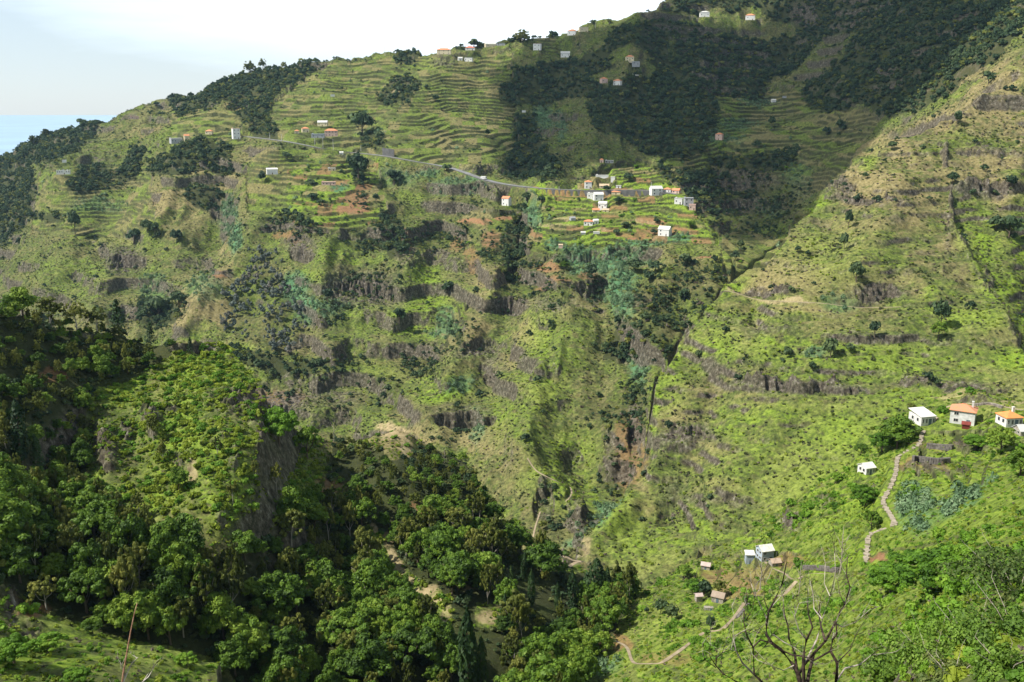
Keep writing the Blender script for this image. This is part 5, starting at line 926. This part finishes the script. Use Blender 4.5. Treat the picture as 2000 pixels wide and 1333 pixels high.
# single trees. one of each kind is built with its parts, the others are copies of it and of its parts
def mktree(kind, label, cat, group, k=0, name=None):
    t = thing(name or {'broad': 'broadleaf_tree', 'olive': 'olive_green_tree', 'pine': 'pine_tree', 'poplar': 'poplar_tree', 'dark': 'dark_tree', 'lush': 'leafy_bush'}[kind], label, cat, group=group)
    kk = {'dark': 'broad', 'lush': 'broad'}.get(kind, kind); part('trunk', trunks[kk][k % len(trunks[kk])], t); part('crown', crowns[kind][k % len(crowns[kind])], t); return t
crowns['lush'] = [crown_round('crown', LM['bright'], 60, 150, .020, .5, .4, .55, .10, .15) for _ in range(3)]; crowns['dark'] = [crown_round('crown', LM['dark'], 20, 26, .08, .5, .46, .55) for _ in range(3)]
protos = {}
def put(kind, p, h, wf, label, group, cat='tree', k=None, sink=.0):
    k = random.randrange(4) if k is None else k; key = (kind, k % len(crowns[kind]))
    if key not in protos: t = protos[key] = mktree(kind, label, cat, group, k)
    else:
        s_ = protos[key]; t = s_.copy(); COL.objects.link(t)
        for ch in s_.children: c = ch.copy(); COL.objects.link(c); c.parent = t
        t['label'] = label; t['category'] = cat
        if group: t['group'] = group
    t.location = (p[0], p[1], p[2] - sink * h); t.rotation_euler = (random.gauss(0, .03), random.gauss(0, .03), random.uniform(0, 6.28)); t.scale = (h * wf, h * wf, h); return t
# the wood on the near hill
SEE = [(300,880),(350,860),(400,850),(330,930),(400,930),(450,900),(260,800),(380,975),(440,955),(300,955),(480,900),(350,985),(745,1045),(765,1078),(785,1105),(805,1130),(830,1152),(850,1168),(875,1182),(900,1195),(945,1215),(765,845),(790,868),(385,678),(505,845),(525,860),(292,815),(205,865),(1140,1088),(1100,1092)] + [(918, y) for y in range(1175, 1350, 25)] + [(938, y) for y in range(1225, 1350, 25)] + [(1020, 1100), (1038, 1130), (1038, 1165), (1088, 1160), (1122, 1130), (1122, 1165), (1158, 1105), (1158, 1140), (1000, 1120), (42, 830), (42, 870), (78, 890)]
P, r_, c_, d = pick(isC * ok * .15, 9000); pxs, pys = PX0[r_, c_], PY0[r_, c_]
keep = []; cellg = {}
order = rng.permutation(len(P))
for i in order:
    rad = 3.1 if pys[i] > 1000 else 2.7
    if 620 < pxs[i] < 980 and pys[i] < 1000: rad = 2.4
    if pxs[i] < 640 and pys[i] < 760: rad = 2.5
    g = (int(P[i, 0] // 6), int(P[i, 1] // 6)); bad = False
    for a in (-1, 0, 1):
        for b in (-1, 0, 1):
            for q in cellg.get((g[0] + a, g[1] + b), ()):
                if (P[q, 0] - P[i, 0]) ** 2 + (P[q, 1] - P[i, 1]) ** 2 < rad * rad * 1.25: bad = True; break
    hp_ = 8.5 * FPX / d[i]
    if any(abs(pxs[i] - a) < .42 * hp_ and c - 8 < pys[i] < c + hp_ for a, c in SEE): continue
    if bad: continue
    cellg.setdefault(g, []).append(i); keep.append(i)
rows_ = []
for i in keep:
    x, y = pxs[i], pys[i]; low = sstep(820, 1150, y)
    h = (5.2 + 4.0 * low) * random.choice((.62, .8, .95, 1.1, 1.3)) * random.uniform(.9, 1.1)
    if 620 < x < 1000 and y < 1000: h *= .62
    if x < 420 and y > 780: h *= 1.1
    if y < 700: h *= .8
    ol = random.random() < (.62 if (x < 640 and y < 780) or (620 < x < 1000 and y < 1020) else .40 + .25 * float(vn(np.float64(x / 90), np.float64(y / 90), 7)))
    rows_.append((h / d[i], i, h, 'olive' if ol else 'broad', x, y))
rows_.sort(reverse=True); print('near wood trees', len(rows_))
def wood_label(kind, x, y, h, wf):
    k = 'olive-green feathery-crowned tree' if kind == 'olive' else 'deep green round-crowned tree'
    sz = 'tall slender' if wf < .56 else ('large' if h > 9.5 else ('small' if h < 6.2 else 'middle-sized'))
    if y > 1270: w_ = 'at the bottom edge left of the poplars' if x < 860 else 'at the bottom edge around the poplars'
    elif y > 1120: w_ = 'beside the lower left grass bank' if x < 420 else ('in the valley wood below the pale track' if x < 760 else 'in the valley wood between track and gorge')
    elif x > 840: w_ = 'on the right shoulder of the near hill'
    elif x > 640: w_ = 'around the bare knoll and pale track'
    elif x < 180: w_ = 'on the shaded left edge of the hill'
    elif y < 720: w_ = 'on the skyline of the near hill'
    elif x < 420: w_ = 'at the left foot of the sunlit spur'
    else: w_ = 'at the right foot of the sunlit spur'
    return sz + ' ' + k + ' ' + w_
rest = {'broad': [], 'olive': []}
for n_i, (q, i, h, kind, x, y) in enumerate(rows_):
    wf = random.uniform(.7, 1.15) if kind == 'broad' else random.choice((.42, .55, .7, .9))
    if wf < .56: h *= 1.25
    if n_i < 285: put(kind, P[i], h, wf, wood_label(kind, x, y, h, wf), 'trees of the near wood', sink=.06)
    else: rest[kind].append((P[i], h, wf))
for kind, tn in (('broad', 'fbroad'), ('olive', 'folive')):
    PP = np.array([a - np.array([0, 0, .06 * b]) for a, b, c in rest[kind]]); SS = np.array([(b * c, b * c, b) for a, b, c in rest[kind]])
    gn_scatter('near_woods', 'deep green tree mass of the near hill wood' if kind == 'broad' else 'olive-green tree mass of the near hill wood', PP, SS, T[tn], 20, .04)
# trees that stand apart: photo x, foot y, height px, width factor, kind, label
def LT(rowsl, dmin, dmax, group=None, sk=.03, sc_=1.08):
    for px, py, hp, wf, kind, lb in rowsl:
        p = hit(px, py, dmin, dmax); dd_ = math.hypot(p.x, p.y); put(kind, p, hp * dd_ / FPX * sc_, wf, lb, group, sink=sk)
LT([(918,1405,255,.95,'poplar','tallest dark column-shaped poplar at the foot of the near hill'),(938,1400,185,.95,'poplar','shorter poplar close behind the tallest one'),(1020,1135,64,1.0,'poplar','slim poplar in the row where the near wood meets the gorge, leftmost'),(1038,1185,84,1.0,'poplar','slim poplar second from the left of the gorge row'),(1088,1190,60,1.1,'poplar','slim poplar in the middle of the gorge row'),(1122,1195,92,1.1,'poplar','slim poplar left of the bushy one in the gorge row'),(1158,1190,112,2.0,'poplar','broad bushy poplar at the right end of the gorge row'),(1182,1180,80,1.3,'poplar','small poplar leaning on the bushy one in the gorge row'),(985,1220,70,1.1,'poplar','poplar among round trees left of the gorge row'),(1000,1160,60,1.0,'poplar','thin poplar behind the round trees near the gorge'),(42,900,110,1.5,'poplar','pale poplar on the shaded left flank of the near hill'),(78,930,76,1.4,'poplar','smaller poplar on the shaded left flank of the near hill')], 150, 345, 'poplars of the gorge')
LT([(232,652,66,.8,'pine','dark spreading pine on the skyline of the near hill'),(292,655,44,.8,'pine','small dark pine right of the spreading one on the skyline'),(372,690,30,.7,'pine','small pine beside the pale crag on the near hill top'),(150,640,56,.9,'olive','bushy olive-green tree on the near hill skyline, left of the pine'),(100,640,56,1.0,'olive','wide olive-green tree on the near hill skyline by the left edge'),(45,620,50,1.0,'broad','dark tree at the far left of the near hill skyline'),(190,650,48,.9,'olive','light olive tree between the pine and the wide skyline tree'),(545,870,80,1.0,'lush','large pale green tree below the crag on the right of the bright spur'),(600,895,70,.9,'broad','pale green tree right of the large one below the crag'),(318,905,46,.5,'olive','slender tree low on the left of the sunlit spur'),(425,890,40,.6,'olive','small tree beside the bare patch on the sunlit spur'),(500,940,44,.5,'olive','slender tree under the rock steps of the sunlit spur'),(470,770,26,.8,'lush','low round tree near the right rim of the sunlit spur'),(272,1010,50,.6,'olive','slender tree at the left foot of the sunlit spur'),(350,960,44,.7,'broad','green tree at the foot of the sunlit spur'),(455,985,50,.6,'olive','olive tree at the right foot of the sunlit spur'),(250,730,34,.8,'broad','dark tree on the upper left of the sunlit spur'),(300,860,50,.6,'olive','slender tree growing on the sunlit spur'),(540,960,60,.5,'olive','slender tree on the right rim of the sunlit spur')], 150, 345)
LT([(1657,447,34,.45,'dark','narrow dark pine high on the pyramid ridge'),(1649,488,32,.5,'dark','second narrow dark tree below the high pine on the pyramid ridge'),(1672,552,38,.8,'dark','round dark tree on the middle of the pyramid ridge'),(1708,657,28,.8,'dark','small dark tree with shadow on the pyramid flank'),(1558,495,14,.9,'dark','tiny bush-like tree near the left edge of the pyramid ridge'),(1364,700,16,.9,'dark','small round tree at the left foot of the pyramid'),(1586,724,18,.8,'dark','left tree of the pair on the pyramid foot'),(1622,700,38,.8,'dark','larger right tree of the pair on the pyramid foot'),(1838,640,50,.7,'dark','dark tree in the steep cleft right of the pyramid'),(1832,664,34,.8,'broad','green tree under the dark one in the pyramid cleft'),(1868,247,26,.6,'dark','dark pine on the ridge right of the pyramid top'),(1742,294,16,1.1,'dark','bush on the pyramid tip'),(1690,350,12,1.1,'dark','small bush under the pyramid tip'),(1970,465,40,1.0,'dark','dark tree clump in the green gully at the right edge'),(1945,450,26,1.0,'dark','smaller dark tree left of the clump in the right gully'),(1860,360,22,.9,'dark','dark bush on the right rim of the pyramid'),(1972,370,24,.9,'dark','dark bush on a ledge of the right slope'),(1930,165,22,1.0,'dark','bush on the upper right slope'),
 (1507,250,22,.6,'dark','dark upright tree in the shaded green valley'),(1478,290,14,1.2,'dark','round bush in the shaded terraces'),(1614,265,16,1.0,'dark','dark tree left of a pair on brown terraces'),(1640,262,26,.7,'dark','dark tree right of a pair on brown terraces'),(1446,490,22,.6,'dark','small cypress-like tree below the valley terraces'),(1436,510,20,.8,'dark','dark tree at the foot of the valley terraces'),
 (147,458,42,.55,'dark','tall dark tree alone on the far left slope'),(560,312,14,1.3,'dark','round bush on terraces below the road bend'),(607,362,12,1.4,'dark','bush left of the long farmhouse'),(512,360,24,.6,'dark','upright bush beside the white flat hut'),(611,392,14,1.6,'dark','round bush on terraces below the farmhouse, left'),(628,402,12,1.6,'dark','round bush on terraces below the farmhouse, right'),(770,362,30,1.1,'dark','dark tree left of the green gully under the road'),(700,350,50,.8,'dark','large dark tree right of the farmhouse'),(734,395,16,.9,'dark','small dark bush below the red fields'),(872,335,14,1.4,'dark','round bush on the roadside bend'),(952,268,14,.7,'dark','small tree alone on the wide terraces'),(833,175,9,1.1,'dark','tiny bush on the yellow meadow, upper'),(797,208,14,.8,'dark','small tree at the lower end of the yellow meadow'),(850,200,14,1.1,'dark','bush right of the yellow meadow'),(708,265,44,1.1,'dark','large dark trees above the road cutting'),
 (1208,399,14,1.5,'dark','dark round tree in the village centre'),(1185,375,12,1.3,'dark','dark round tree on the village road wall'),(1228,355,16,1.3,'dark','round tree above the village road'),(1222,447,14,1.2,'dark','round bush in the village fields'),(1204,460,12,1.2,'dark','dark bush right of the white shed in the fields'),(1283,437,10,1.4,'dark','bush between brown fields of the village'),(1277,460,12,1.2,'dark','bush left of the lowest white house'),(1350,445,12,1.5,'broad','green bush on the right rim of the village fields'),(1030,395,20,1.1,'dark','dark tree at the left foot of the road wall'),(1058,398,16,1.0,'dark','dark tree right of the one at the left foot of the road wall'),
 (1095,525,26,1.1,'dark','left dark tree on the brow under the village'),(1103,530,22,.8,'broad','green tree beside the left one on the brow under the village'),(1155,545,30,.9,'dark','dark tree at the head of the cleft under the village'),(1240,530,26,1.3,'dark','wide dark tree on the brow under the lowest white house'),(1280,530,20,1.3,'dark','wide low tree right of the wide dark one on the brow'),(1338,522,26,1.0,'dark','dark tree on the right part of the brow'),(1268,552,22,1.0,'dark','small tree below the wide low one on the brow'),(1335,590,26,1.0,'dark','dark tree over the deep shadowed cleft'),
 (288,455,26,.8,'dark','left tree of a loose row on the grassy spur'),(303,458,22,.7,'dark','right tree of a loose row on the grassy spur'),(345,475,26,.9,'dark','tree on the dry flank above the left crag'),(262,475,26,.9,'dark','tree between the grassy spur and the crag'),(310,625,46,1.1,'dark','large bluish tree above the near hill skyline, left gully'),(350,600,30,1.1,'dark','bluish tree right of the large one in the left gully'),(780,630,30,.8,'dark','dark tree under the lit gully'),(875,575,26,.9,'dark','tree on the rim of the central gully'),(640,590,26,.9,'dark','tree beside the cliff of the central butte')], 350, 1e9)
LT([(1752,878,62,1.15,'broad','big dense dark green tree beside the white hut and stone steps'),(1722,885,44,1.1,'lush','lighter tree left of the big dense one below the white hut'),(1690,990,46,1.1,'lush','leafy tree beside the stone steps, above the bend'),(1702,1035,42,1.0,'broad','dark tree at the bend of the stone steps'),(1955,885,46,1.2,'broad','dense green tree below the orange cottage'),(1905,880,34,1.3,'lush','rounded bush below the two-storey house garden'),(1992,930,50,1.1,'broad','dark green tree at the right edge below the cottages'),(1337,1130,30,1.2,'broad','rounded dark bush left of the ruined stone hut'),(1357,1160,34,1.3,'lush','bright rounded tree above the brown-roofed cottage'),(1376,1165,34,1.0,'dark','dark tree behind the brown-roofed cottage'),(1405,1165,34,1.1,'olive','pale olive tree right above the brown-roofed cottage'),(1312,1212,36,.8,'dark','dark tree of the pair on the lower left slope, right'),(1290,1200,32,.9,'dark','dark tree of the pair on the lower left slope, left'),(1387,1232,34,.6,'dark','small dark cypress-like tree beside the path below the cottage'),(1262,1200,16,.8,'dark','small dark bush left of the pair on the lower slope'),(1632,945,26,1.0,'lush','bush on the slope edge below the half-hidden hut'),(1690,805,18,1.6,'broad','low bush on the crest left of the steps head'),(1815,1170,100,1.5,'lush','very large bright green bush on the near slope, right of the bare tree'),(1740,1160,66,1.4,'lush','bright green bush adjoining the very large one on its left'),(1880,1130,70,1.3,'lush','bright green bush adjoining the very large one on its right'),(1780,800,14,1.6,'olive','dry bush just left of the white hut')], 40, 340)
LT([(28,1300,60,1.4,'lush','bright green bush on the bottom left bank, by the left edge'),(95,1275,40,1.5,'lush','bright green bush on the bottom left bank, second from the edge'),(150,1335,34,1.5,'lush','low yellow-green bush at the bottom edge left of the dry stalk'),(180,1225,30,1.2,'broad','dark bush on the rim of the bottom left bank'),(365,1300,30,1.3,'lush','bush on the grass bank right of the dry stalk')], 60, 170)
# skyline trees far away
LT([(488,140,34,1.0,'olive','largest airy tree on the far skyline above the dark wood'),(513,136,28,.8,'olive','airy tree right beside the largest on the far skyline'),(555,128,22,.9,'olive','bare pale tree alone on the far skyline'),(1020,84,34,1.3,'olive','broad airy tree on the ridge in the middle of the photo'),(1190,46,12,1.2,'olive','small airy tree on the ridge by the dark summit wood'),(925,92,22,1.2,'dark','dark rounded tree on the ridge by the red-roofed house'),(90,268,22,1.0,'olive','airy tree standing out of the far left wood, right'),(65,284,26,.9,'olive','airy tree standing out of the far left wood, left'),(160,240,20,1.2,'dark','dark tree topping the far left wood'),(305,206,10,1.4,'dark','small dark tree on the left skyline beside a tiny hut')], 900, 1e9, sk=.2, sc_=.85)
# ------------------------------------------------------------------ dead trees close to the viewer
def at(px, py, D): a, te = to_ray(px, py); a = float(a); return Vector((D * math.sin(a), D * math.cos(a), CAMZ + D * float(te)))
def woodmat(name, c1, c2, sc_): 
    m = mat(name, c2, .85, 0, sc_, .4, c1); return m
DW = woodmat('dead_wood', (.018, .012, .009), (.075, .050, .036), 14); PW = woodmat('bleached_wood', (.20, .165, .13), (.46, .41, .34), 10)
BR = [([(1572,1420),(1568,1360),(1560,1320),(1550,1300),(1526,1270),(1508,1257),(1497,1240),(1497,1220),(1501,1195),(1515,1168),(1528,1140),(1536,1100)],13,2.2,0,DW),
 ([(1568,1360),(1558,1320),(1552,1275),(1541,1248),(1539,1222),(1533,1205),(1530,1180)],9,1.6,.35,DW), ([(1572,1380),(1570,1330),(1569,1282),(1575,1250),(1587,1226),(1579,1200),(1576,1172)],10,1.8,-.3,DW),
 ([(1600,1420),(1625,1360),(1634,1325),(1635,1295),(1622,1272),(1626,1250),(1634,1240),(1633,1215),(1642,1190)],11,2,.2,DW), ([(1574,1350),(1580,1315),(1590,1276),(1612,1253),(1631,1217),(1650,1180),(1660,1148),(1653,1122),(1656,1085)],9,1.4,.6,DW),
 ([(1612,1253),(1604,1226),(1599,1200),(1602,1170)],6,1.4,.7,DW), ([(1560,1400),(1500,1345),(1486,1330),(1473,1318),(1471,1265),(1458,1240),(1452,1212),(1457,1180)],8,1.4,-.5,DW),
 ([(1473,1318),(1450,1295),(1437,1270),(1432,1244),(1446,1236)],5,1.4,-.6,PW), ([(1500,1345),(1440,1333),(1413,1317),(1398,1300),(1400,1285),(1411,1275),(1428,1270)],5,1.2,-.8,DW), ([(1398,1304),(1378,1290),(1374,1283)],2.4,1,-.8,DW), ([(1398,1300),(1386,1282),(1387,1260)],2.2,.8,-.7,DW),
 ([(1634,1330),(1650,1306),(1680,1298),(1702,1280),(1730,1276)],5,1.2,.9,PW), ([(1497,1207),(1487,1186),(1475,1162),(1467,1140)],3.6,1,-.2,PW), ([(1510,1240),(1530,1254),(1548,1263)],3.4,1.4,.1,PW), ([(1500,1195),(1512,1180),(1530,1160)],3,1,.1,PW),
 ([(1560,1320),(1595,1250),(1606,1210),(1621,1165),(1632,1120),(1630,1080)],5,1,.8,PW), ([(1575,1250),(1560,1230),(1552,1205),(1560,1180)],3.5,1,-.3,PW), ([(1590,1276),(1570,1300),(1560,1320)],5,5,.3,DW), ([(1508,1257),(1485,1250),(1470,1265)],3,3.5,-.1,DW), ([(1526,1270),(1548,1280),(1569,1282)],3.4,3.8,0,DW), ([(1569,1282),(1590,1290),(1622,1272)],4,4,.1,DW), ([(1631,1217),(1645,1225),(1672,1215),(1700,1190)],3,.9,.8,PW), ([(1635,1295),(1660,1270),(1672,1240)],3,1,.4,DW),
 ([(1550,1300),(1530,1310),(1505,1300),(1480,1290)],3,1,-.5,PW), ([(1472,1285),(1495,1262),(1507,1240)],2.4,1.2,-.4,DW), ([(1606,1210),(1590,1190),(1588,1160),(1580,1130)],3,1,.7,PW), ([(1621,1165),(1610,1140),(1612,1100)],2.2,.8,.8,PW),([(1650,1180),(1640,1160),(1636,1135)],2.2,.8,.6,DW),([(1501,1195),(1492,1170),(1494,1140),(1488,1115)],2.4,.8,.1,DW),([(1457,1212),(1470,1190),(1474,1165)],2.2,.8,-.5,DW)]
DT = 13.0
g0 = Vector(at(1578, 1420, DT)); gz = ground(g0.x, g0.y); troot = thing('dead_tree', 'bare dead tree with dark twisting branches and pale twigs in front of the near slope', 'tree', (g0.x, g0.y, gz))
off = Vector(troot.location); bmD, bmP = bmesh.new(), bmesh.new(); k_ = DT / FPX
def twig(bm, p, dr, L_, r, lev):
    pts = [p]; d_ = dr.normalized(); n = 4
    for i in range(n): d_ = (d_ + Vector((random.gauss(0, .28), random.gauss(0, .28), random.gauss(.07, .22)))).normalized(); pts.append(pts[-1] + d_ * L_ / n)
    tube(bm, pts, [r * (1 - .8 * i / n) for i in range(n + 1)], 4)
    if lev > 0:
        for q in range(2 if lev > 1 else 2): j = random.randint(1, n - 1); twig(bm, pts[j], (d_ + Vector((random.gauss(0, .8), random.gauss(0, .6), random.gauss(.2, .5)))), L_ * .55, r * .5, lev - 1)
for i, (pts, w0, w1, dd_, m_) in enumerate(BR):
    n = len(pts); P_ = [at(x, y, DT + dd_ * min(1, j / 3 + (.3 if i else 0)) + .06 * math.sin(j * 2.1 + i)) - off for j, (x, y) in enumerate(pts)]
    R_ = [max(.004, (w0 + (w1 - w0) * (j / (n - 1)) ** .7) * .5 * k_) for j in range(n)]; bm = bmD if m_ is DW else bmP
    if i == 0: P_ = [Vector((0.05, 0, -.4))] + P_; R_ = [R_[0] * 1.3] + R_
    tube(bm, P_, R_, 8)
    for j in range(2, len(P_)):
        for q in range(2 if w0 < 9 else 1):
            if random.random() < .95:
                dirv = (P_[j] - P_[j - 1]).normalized() + Vector((random.gauss(0, .6), random.gauss(0, .5), random.gauss(.25, .35))); twig(bmP if random.random() < .5 else bmD, P_[j], dirv, random.uniform(.2, .55), .0045, 2 if w0 > 3 else 1)
P_ = [Vector((0, 0, -.5)), Vector((-.05, 0, .5)), at(1600, 1420, DT) - off]; tube(bmD, P_, [.1, .085, .06], 8)
for nm, bm, m_ in (('trunk_and_boughs', bmD, DW), ('pale_twigs', bmP, PW)):
    me = bpy.data.meshes.new(nm); bm.to_mesh(me); bm.free(); me.materials.append(m_); me.shade_smooth(); part(nm, me, troot)
# dry flower stalk and pale twigs by the lower left edge
def stalk(pts, w0, D, name, label, m_, cat, twigs):
    b0 = at(*pts[0], D); gz = ground(b0.x, b0.y); base_ = Vector((b0.x, b0.y, min(gz, b0.z))); bm = bmesh.new(); k = D / FPX; P_ = [at(x, y, D) - base_ for x, y in pts]
    if P_[0].z > .05: P_ = [Vector((0, 0, -.1))] + P_
    tube(bm, P_, [w0 * k * (1 - .7 * j / (len(P_) - 1)) for j in range(len(P_))], 6)
    for q in range(twigs): j = random.randint(1, len(P_) - 1); twig(bm, P_[j].lerp(P_[j - 1], random.random() * .8), Vector((random.gauss(0, .7), random.gauss(0, .4), .8)), random.uniform(.1, .3), .004, 1)
    me = bpy.data.meshes.new(name); bm.to_mesh(me); bm.free(); me.materials.append(m_); me.shade_smooth(); o = bpy.data.objects.new(name, me); COL.objects.link(o); o.location = base_; tagm(o, label, cat)
STK = woodmat('dry_stalk', (.20, .09, .05), (.42, .24, .15), 20)
stalk([(232,1420),(240,1320),(247,1280),(255,1235),(262,1200),(268,1178)], 2.6, 9, 'dry_stalk', 'tall thin reddish dry flower stalk at the lower left', STK, 'dry stalk', 0)
for i, (pts, lb) in enumerate([([(236,1400),(242,1330),(250,1312),(258,1295),(270,1284)], 'bleached branching twig right against the reddish stalk'), ([(270,1400),(278,1333),(290,1322),(300,1306)], 'small bleached twig right of the reddish stalk')]): stalk(pts, 2.2, 9, 'bleached_twig', lb, PW, 'twig', 7)
# bleached trunks standing in the wood
for px, py, hp, lb in [(652,862,40,'bleached bare tree on the shoulder right of the bright spur'),(868,905,30,'pale bare tree on the brown shoulder above the gorge'),(1640,1120,84,'tall bleached leafless sapling behind the dark bare tree'),(1484,1150,70,'thin bleached sapling left behind the dark bare tree'),(1560,1160,60,'thin bleached sapling beside the path behind the dark bare tree')]:
    p = hit(px, py, 60, 345); d = math.hypot(p.x, p.y); h = hp * d / FPX; bm = bmesh.new(); tube(bm, [(0, 0, -.3), (.02 * h, 0, h * .5), (0, .03 * h, h)], [.022 * h, .014 * h, .004 * h], 5)
    for q in range(12): a_ = q * 2.4; z_ = h * (.25 + .055 * q); e = Vector((math.cos(a_), math.sin(a_), 1.1)); b = Vector((.01 * h, 0, z_)); tube(bm, [b, b + e * h * .12, b + e * h * .2 + Vector((0, 0, .06 * h))], [.008 * h, .006 * h, .002 * h], 4)
    me = bpy.data.meshes.new('bleached_tree'); bm.to_mesh(me); bm.free(); me.materials.append(PW); o = bpy.data.objects.new('bleached_tree', me); COL.objects.link(o); o.location = p; tagm(o, lb, 'dead tree')
# leafy shrubs just below the viewer, lower right
NL = leafmat('near_shrub_leaves', (.045, .095, .010), (.14, .24, .025), (.30, .38, .09), 3.0, .3); NL2 = leafmat('dark_shrub_leaves', (.020, .040, .008), (.055, .095, .016), (.16, .19, .05), 3.0, .25)
for px, py, D, w_, hf, m_, lb in [(1745,1322,24,1.0,.8,NL,'low leafy shrub with pale twigs at the bottom, left of the shrub mass'),(1820,1300,26,1.35,.9,NL,'leafy yellow-green shrub with pale twigs at the bottom, second from its left end'),(1900,1275,27,1.5,.9,NL,'large leafy yellow-green shrub at the bottom right, between two others'),(1985,1250,25,1.5,1.0,NL,'tall leafy shrub at the right edge above the bottom right corner'),(1960,1320,19,1.1,.8,NL,'yellow-green shrub in the very corner of the bottom right'),(1860,1335,19,1.0,.8,NL2,'small dark-leaved shrub at the bottom edge under the large shrub'),(1990,1165,60,2.0,1.1,NL2,'dark-leaved shrub high at the right edge above the shrub mass')]:
    c = hit(px, py, 6, 120); D = math.hypot(c.x, c.y); w_ = w_ * D / 26 * .9; c.z += w_ * .35; gz = ground(c.x, c.y); w2 = w_ ; hgt = max(.8, c.z - gz + w2 * .7)
    t = thing('leafy_shrub', lb, 'shrub', (c.x, c.y, gz), 0, 'shrubs along the bottom right edge')
    n_c = 26; d_ = unit(n_c); cen = d_ * np.array([w2, w2, w2 * .7]) * (.4 + .6 * rng.random(n_c))[:, None]; cen[:, 2] = np.abs(cen[:, 2]) * .9 - .2 * w2 + (c.z - gz) - w2 * .2
    part('foliage', quads_mesh('foliage', *clumps(cen, w2 * (.2 + .2 * rng.random(n_c)), 150, .030 * (D / 24)), m_, 1.5), t)
    bm = bmesh.new()
    for q in range(7): a_ = q * 2.4; e = Vector((math.cos(a_) * w2 * .8, math.sin(a_) * w2 * .8, (c.z - gz) + w2 * random.uniform(.1, .6))); tube(bm, [Vector((0, 0, -.2)), e * .5 + Vector((0, 0, .1)), e, e * 1.08 + Vector((random.gauss(0, .1), 0, .12))], [.02, .013, .008, .003], 5)
    me = bpy.data.meshes.new('branches'); bm.to_mesh(me); bm.free(); me.materials.append(PW); part('branches', me, t)
# ------------------------------------------------------------------ unseen cloud high up, outlined to lay its shade on the upper slopes
CM = bpy.data.materials.new('cloud'); CM.use_nodes = True; b = CM.node_tree.nodes['Principled BSDF']; b.inputs['Base Color'].default_value = (.93, .94, .95, 1); b.inputs['Roughness'].default_value = 1; tp_ = CM.node_tree.nodes.new('ShaderNodeBsdfTransparent'); mi_ = CM.node_tree.nodes.new('ShaderNodeMixShader'); mi_.inputs[0].default_value = .45; CM.node_tree.links.new(b.outputs[0], mi_.inputs[1]); CM.node_tree.links.new(tp_.outputs[0], mi_.inputs[2]); CM.node_tree.links.new(mi_.outputs[0], CM.node_tree.nodes['Material Output'].inputs['Surface'])
def cloud(poly, zc, thick, label):
    """poly: outline of the shaded ground (world x, y, z of the ground); the cloud hangs up-sun of it"""
    pts = []
    for px, py, lo, hi in poly: p = hit(px, py, lo, hi); t = (zc - p.z) / SV.z; pts.append((p.x + SV.x * t, p.y + SV.y * t))
    a = np.array(pts); x0, y0 = a.min(0) - 60; x1, y1 = a.max(0) + 60; n = 150; gx, gy = np.meshgrid(np.linspace(x0, x1, n), np.linspace(y0, y1, n)); wx = gx + 34 * fbm(gx / 90, gy / 90, 4, 300); wy = gy + 34 * fbm(gx / 90, gy / 90, 4, 310)
    ins = inpoly(wx, wy, pts); dist = np.full(gx.shape, 1e9)
    for i in range(len(pts)): dist = np.minimum(dist, segdist(wx, wy, [pts[i], pts[(i + 1) % len(pts)]]))
    hgt = np.where(ins, 1, 0) * np.sqrt(np.clip(dist / 120, 0, 1)) * thick * (.75 + .4 * fbm(gx / 60, gy / 60, 4, 320)); id_ = -np.ones(gx.shape, int); mb = MB(); vs = []; k = ins
    id_[k] = np.arange(k.sum()); m_ = int(k.sum()); top = [(gx[i, j], gy[i, j], zc + hgt[i, j]) for i, j in zip(*np.nonzero(k))]; bot = [(x, y, zc - (z - zc) * .25 - 1) for x, y, z in top]; fs = []
    for i in range(n - 1):
        for j in range(n - 1):
            q = (id_[i, j], id_[i, j + 1], id_[i + 1, j + 1], id_[i + 1, j])
            if min(q) >= 0: fs += [q, tuple(m_ + v for v in q[::-1])]
    mb.add(top + bot, fs); me = mb.mesh('cloud', CM); o = bpy.data.objects.new('cloud', me); COL.objects.link(o); o['kind'] = 'structure'; return o
cloud([(960,140,900,3000),(1060,80,900,3000),(1200,55,900,3000),(1290,-60,900,3000),(1700,-120,900,3000),(1900,-60,900,3000),(1960,20,900,3000),(1850,140,900,3000),(1740,235,900,3000),(1690,300,900,3000),(1600,400,900,3000),(1500,475,900,3000),(1440,470,1000,3000),(1400,420,1000,3000),(1360,360,1000,3000),(1290,315,1020,3000),(1160,315,1020,3000),(1060,345,1020,3000),(970,320,900,3000),(960,240,900,3000)], 1500, 90, '')
# ------------------------------------------------------------------ air
HZ = bpy.data.materials.new('haze'); HZ.use_nodes = True; n = HZ.node_tree.nodes; n.remove(n['Principled BSDF']); pv = n.new('ShaderNodeVolumePrincipled'); pv.inputs['Color'].default_value = (.45, .72, 1.0, 1); pv.inputs['Density'].default_value = 0.000028; pv.inputs['Anisotropy'].default_value = .2
HZ.node_tree.links.new(pv.outputs[0], n['Material Output'].inputs['Volume'])
zlo, zhi = -130.0, max(float(Z.max()) + 25, 1000.0)
if USE_HAZE:
    ho = bpy.data.objects.new('haze', MB().box(-4300, 4300, -60, 4400, zlo, zhi).mesh('haze', HZ)); COL.objects.link(ho); ho['kind'] = 'stuff'; ho['label'] = 'thin bluish haze in the valley air'
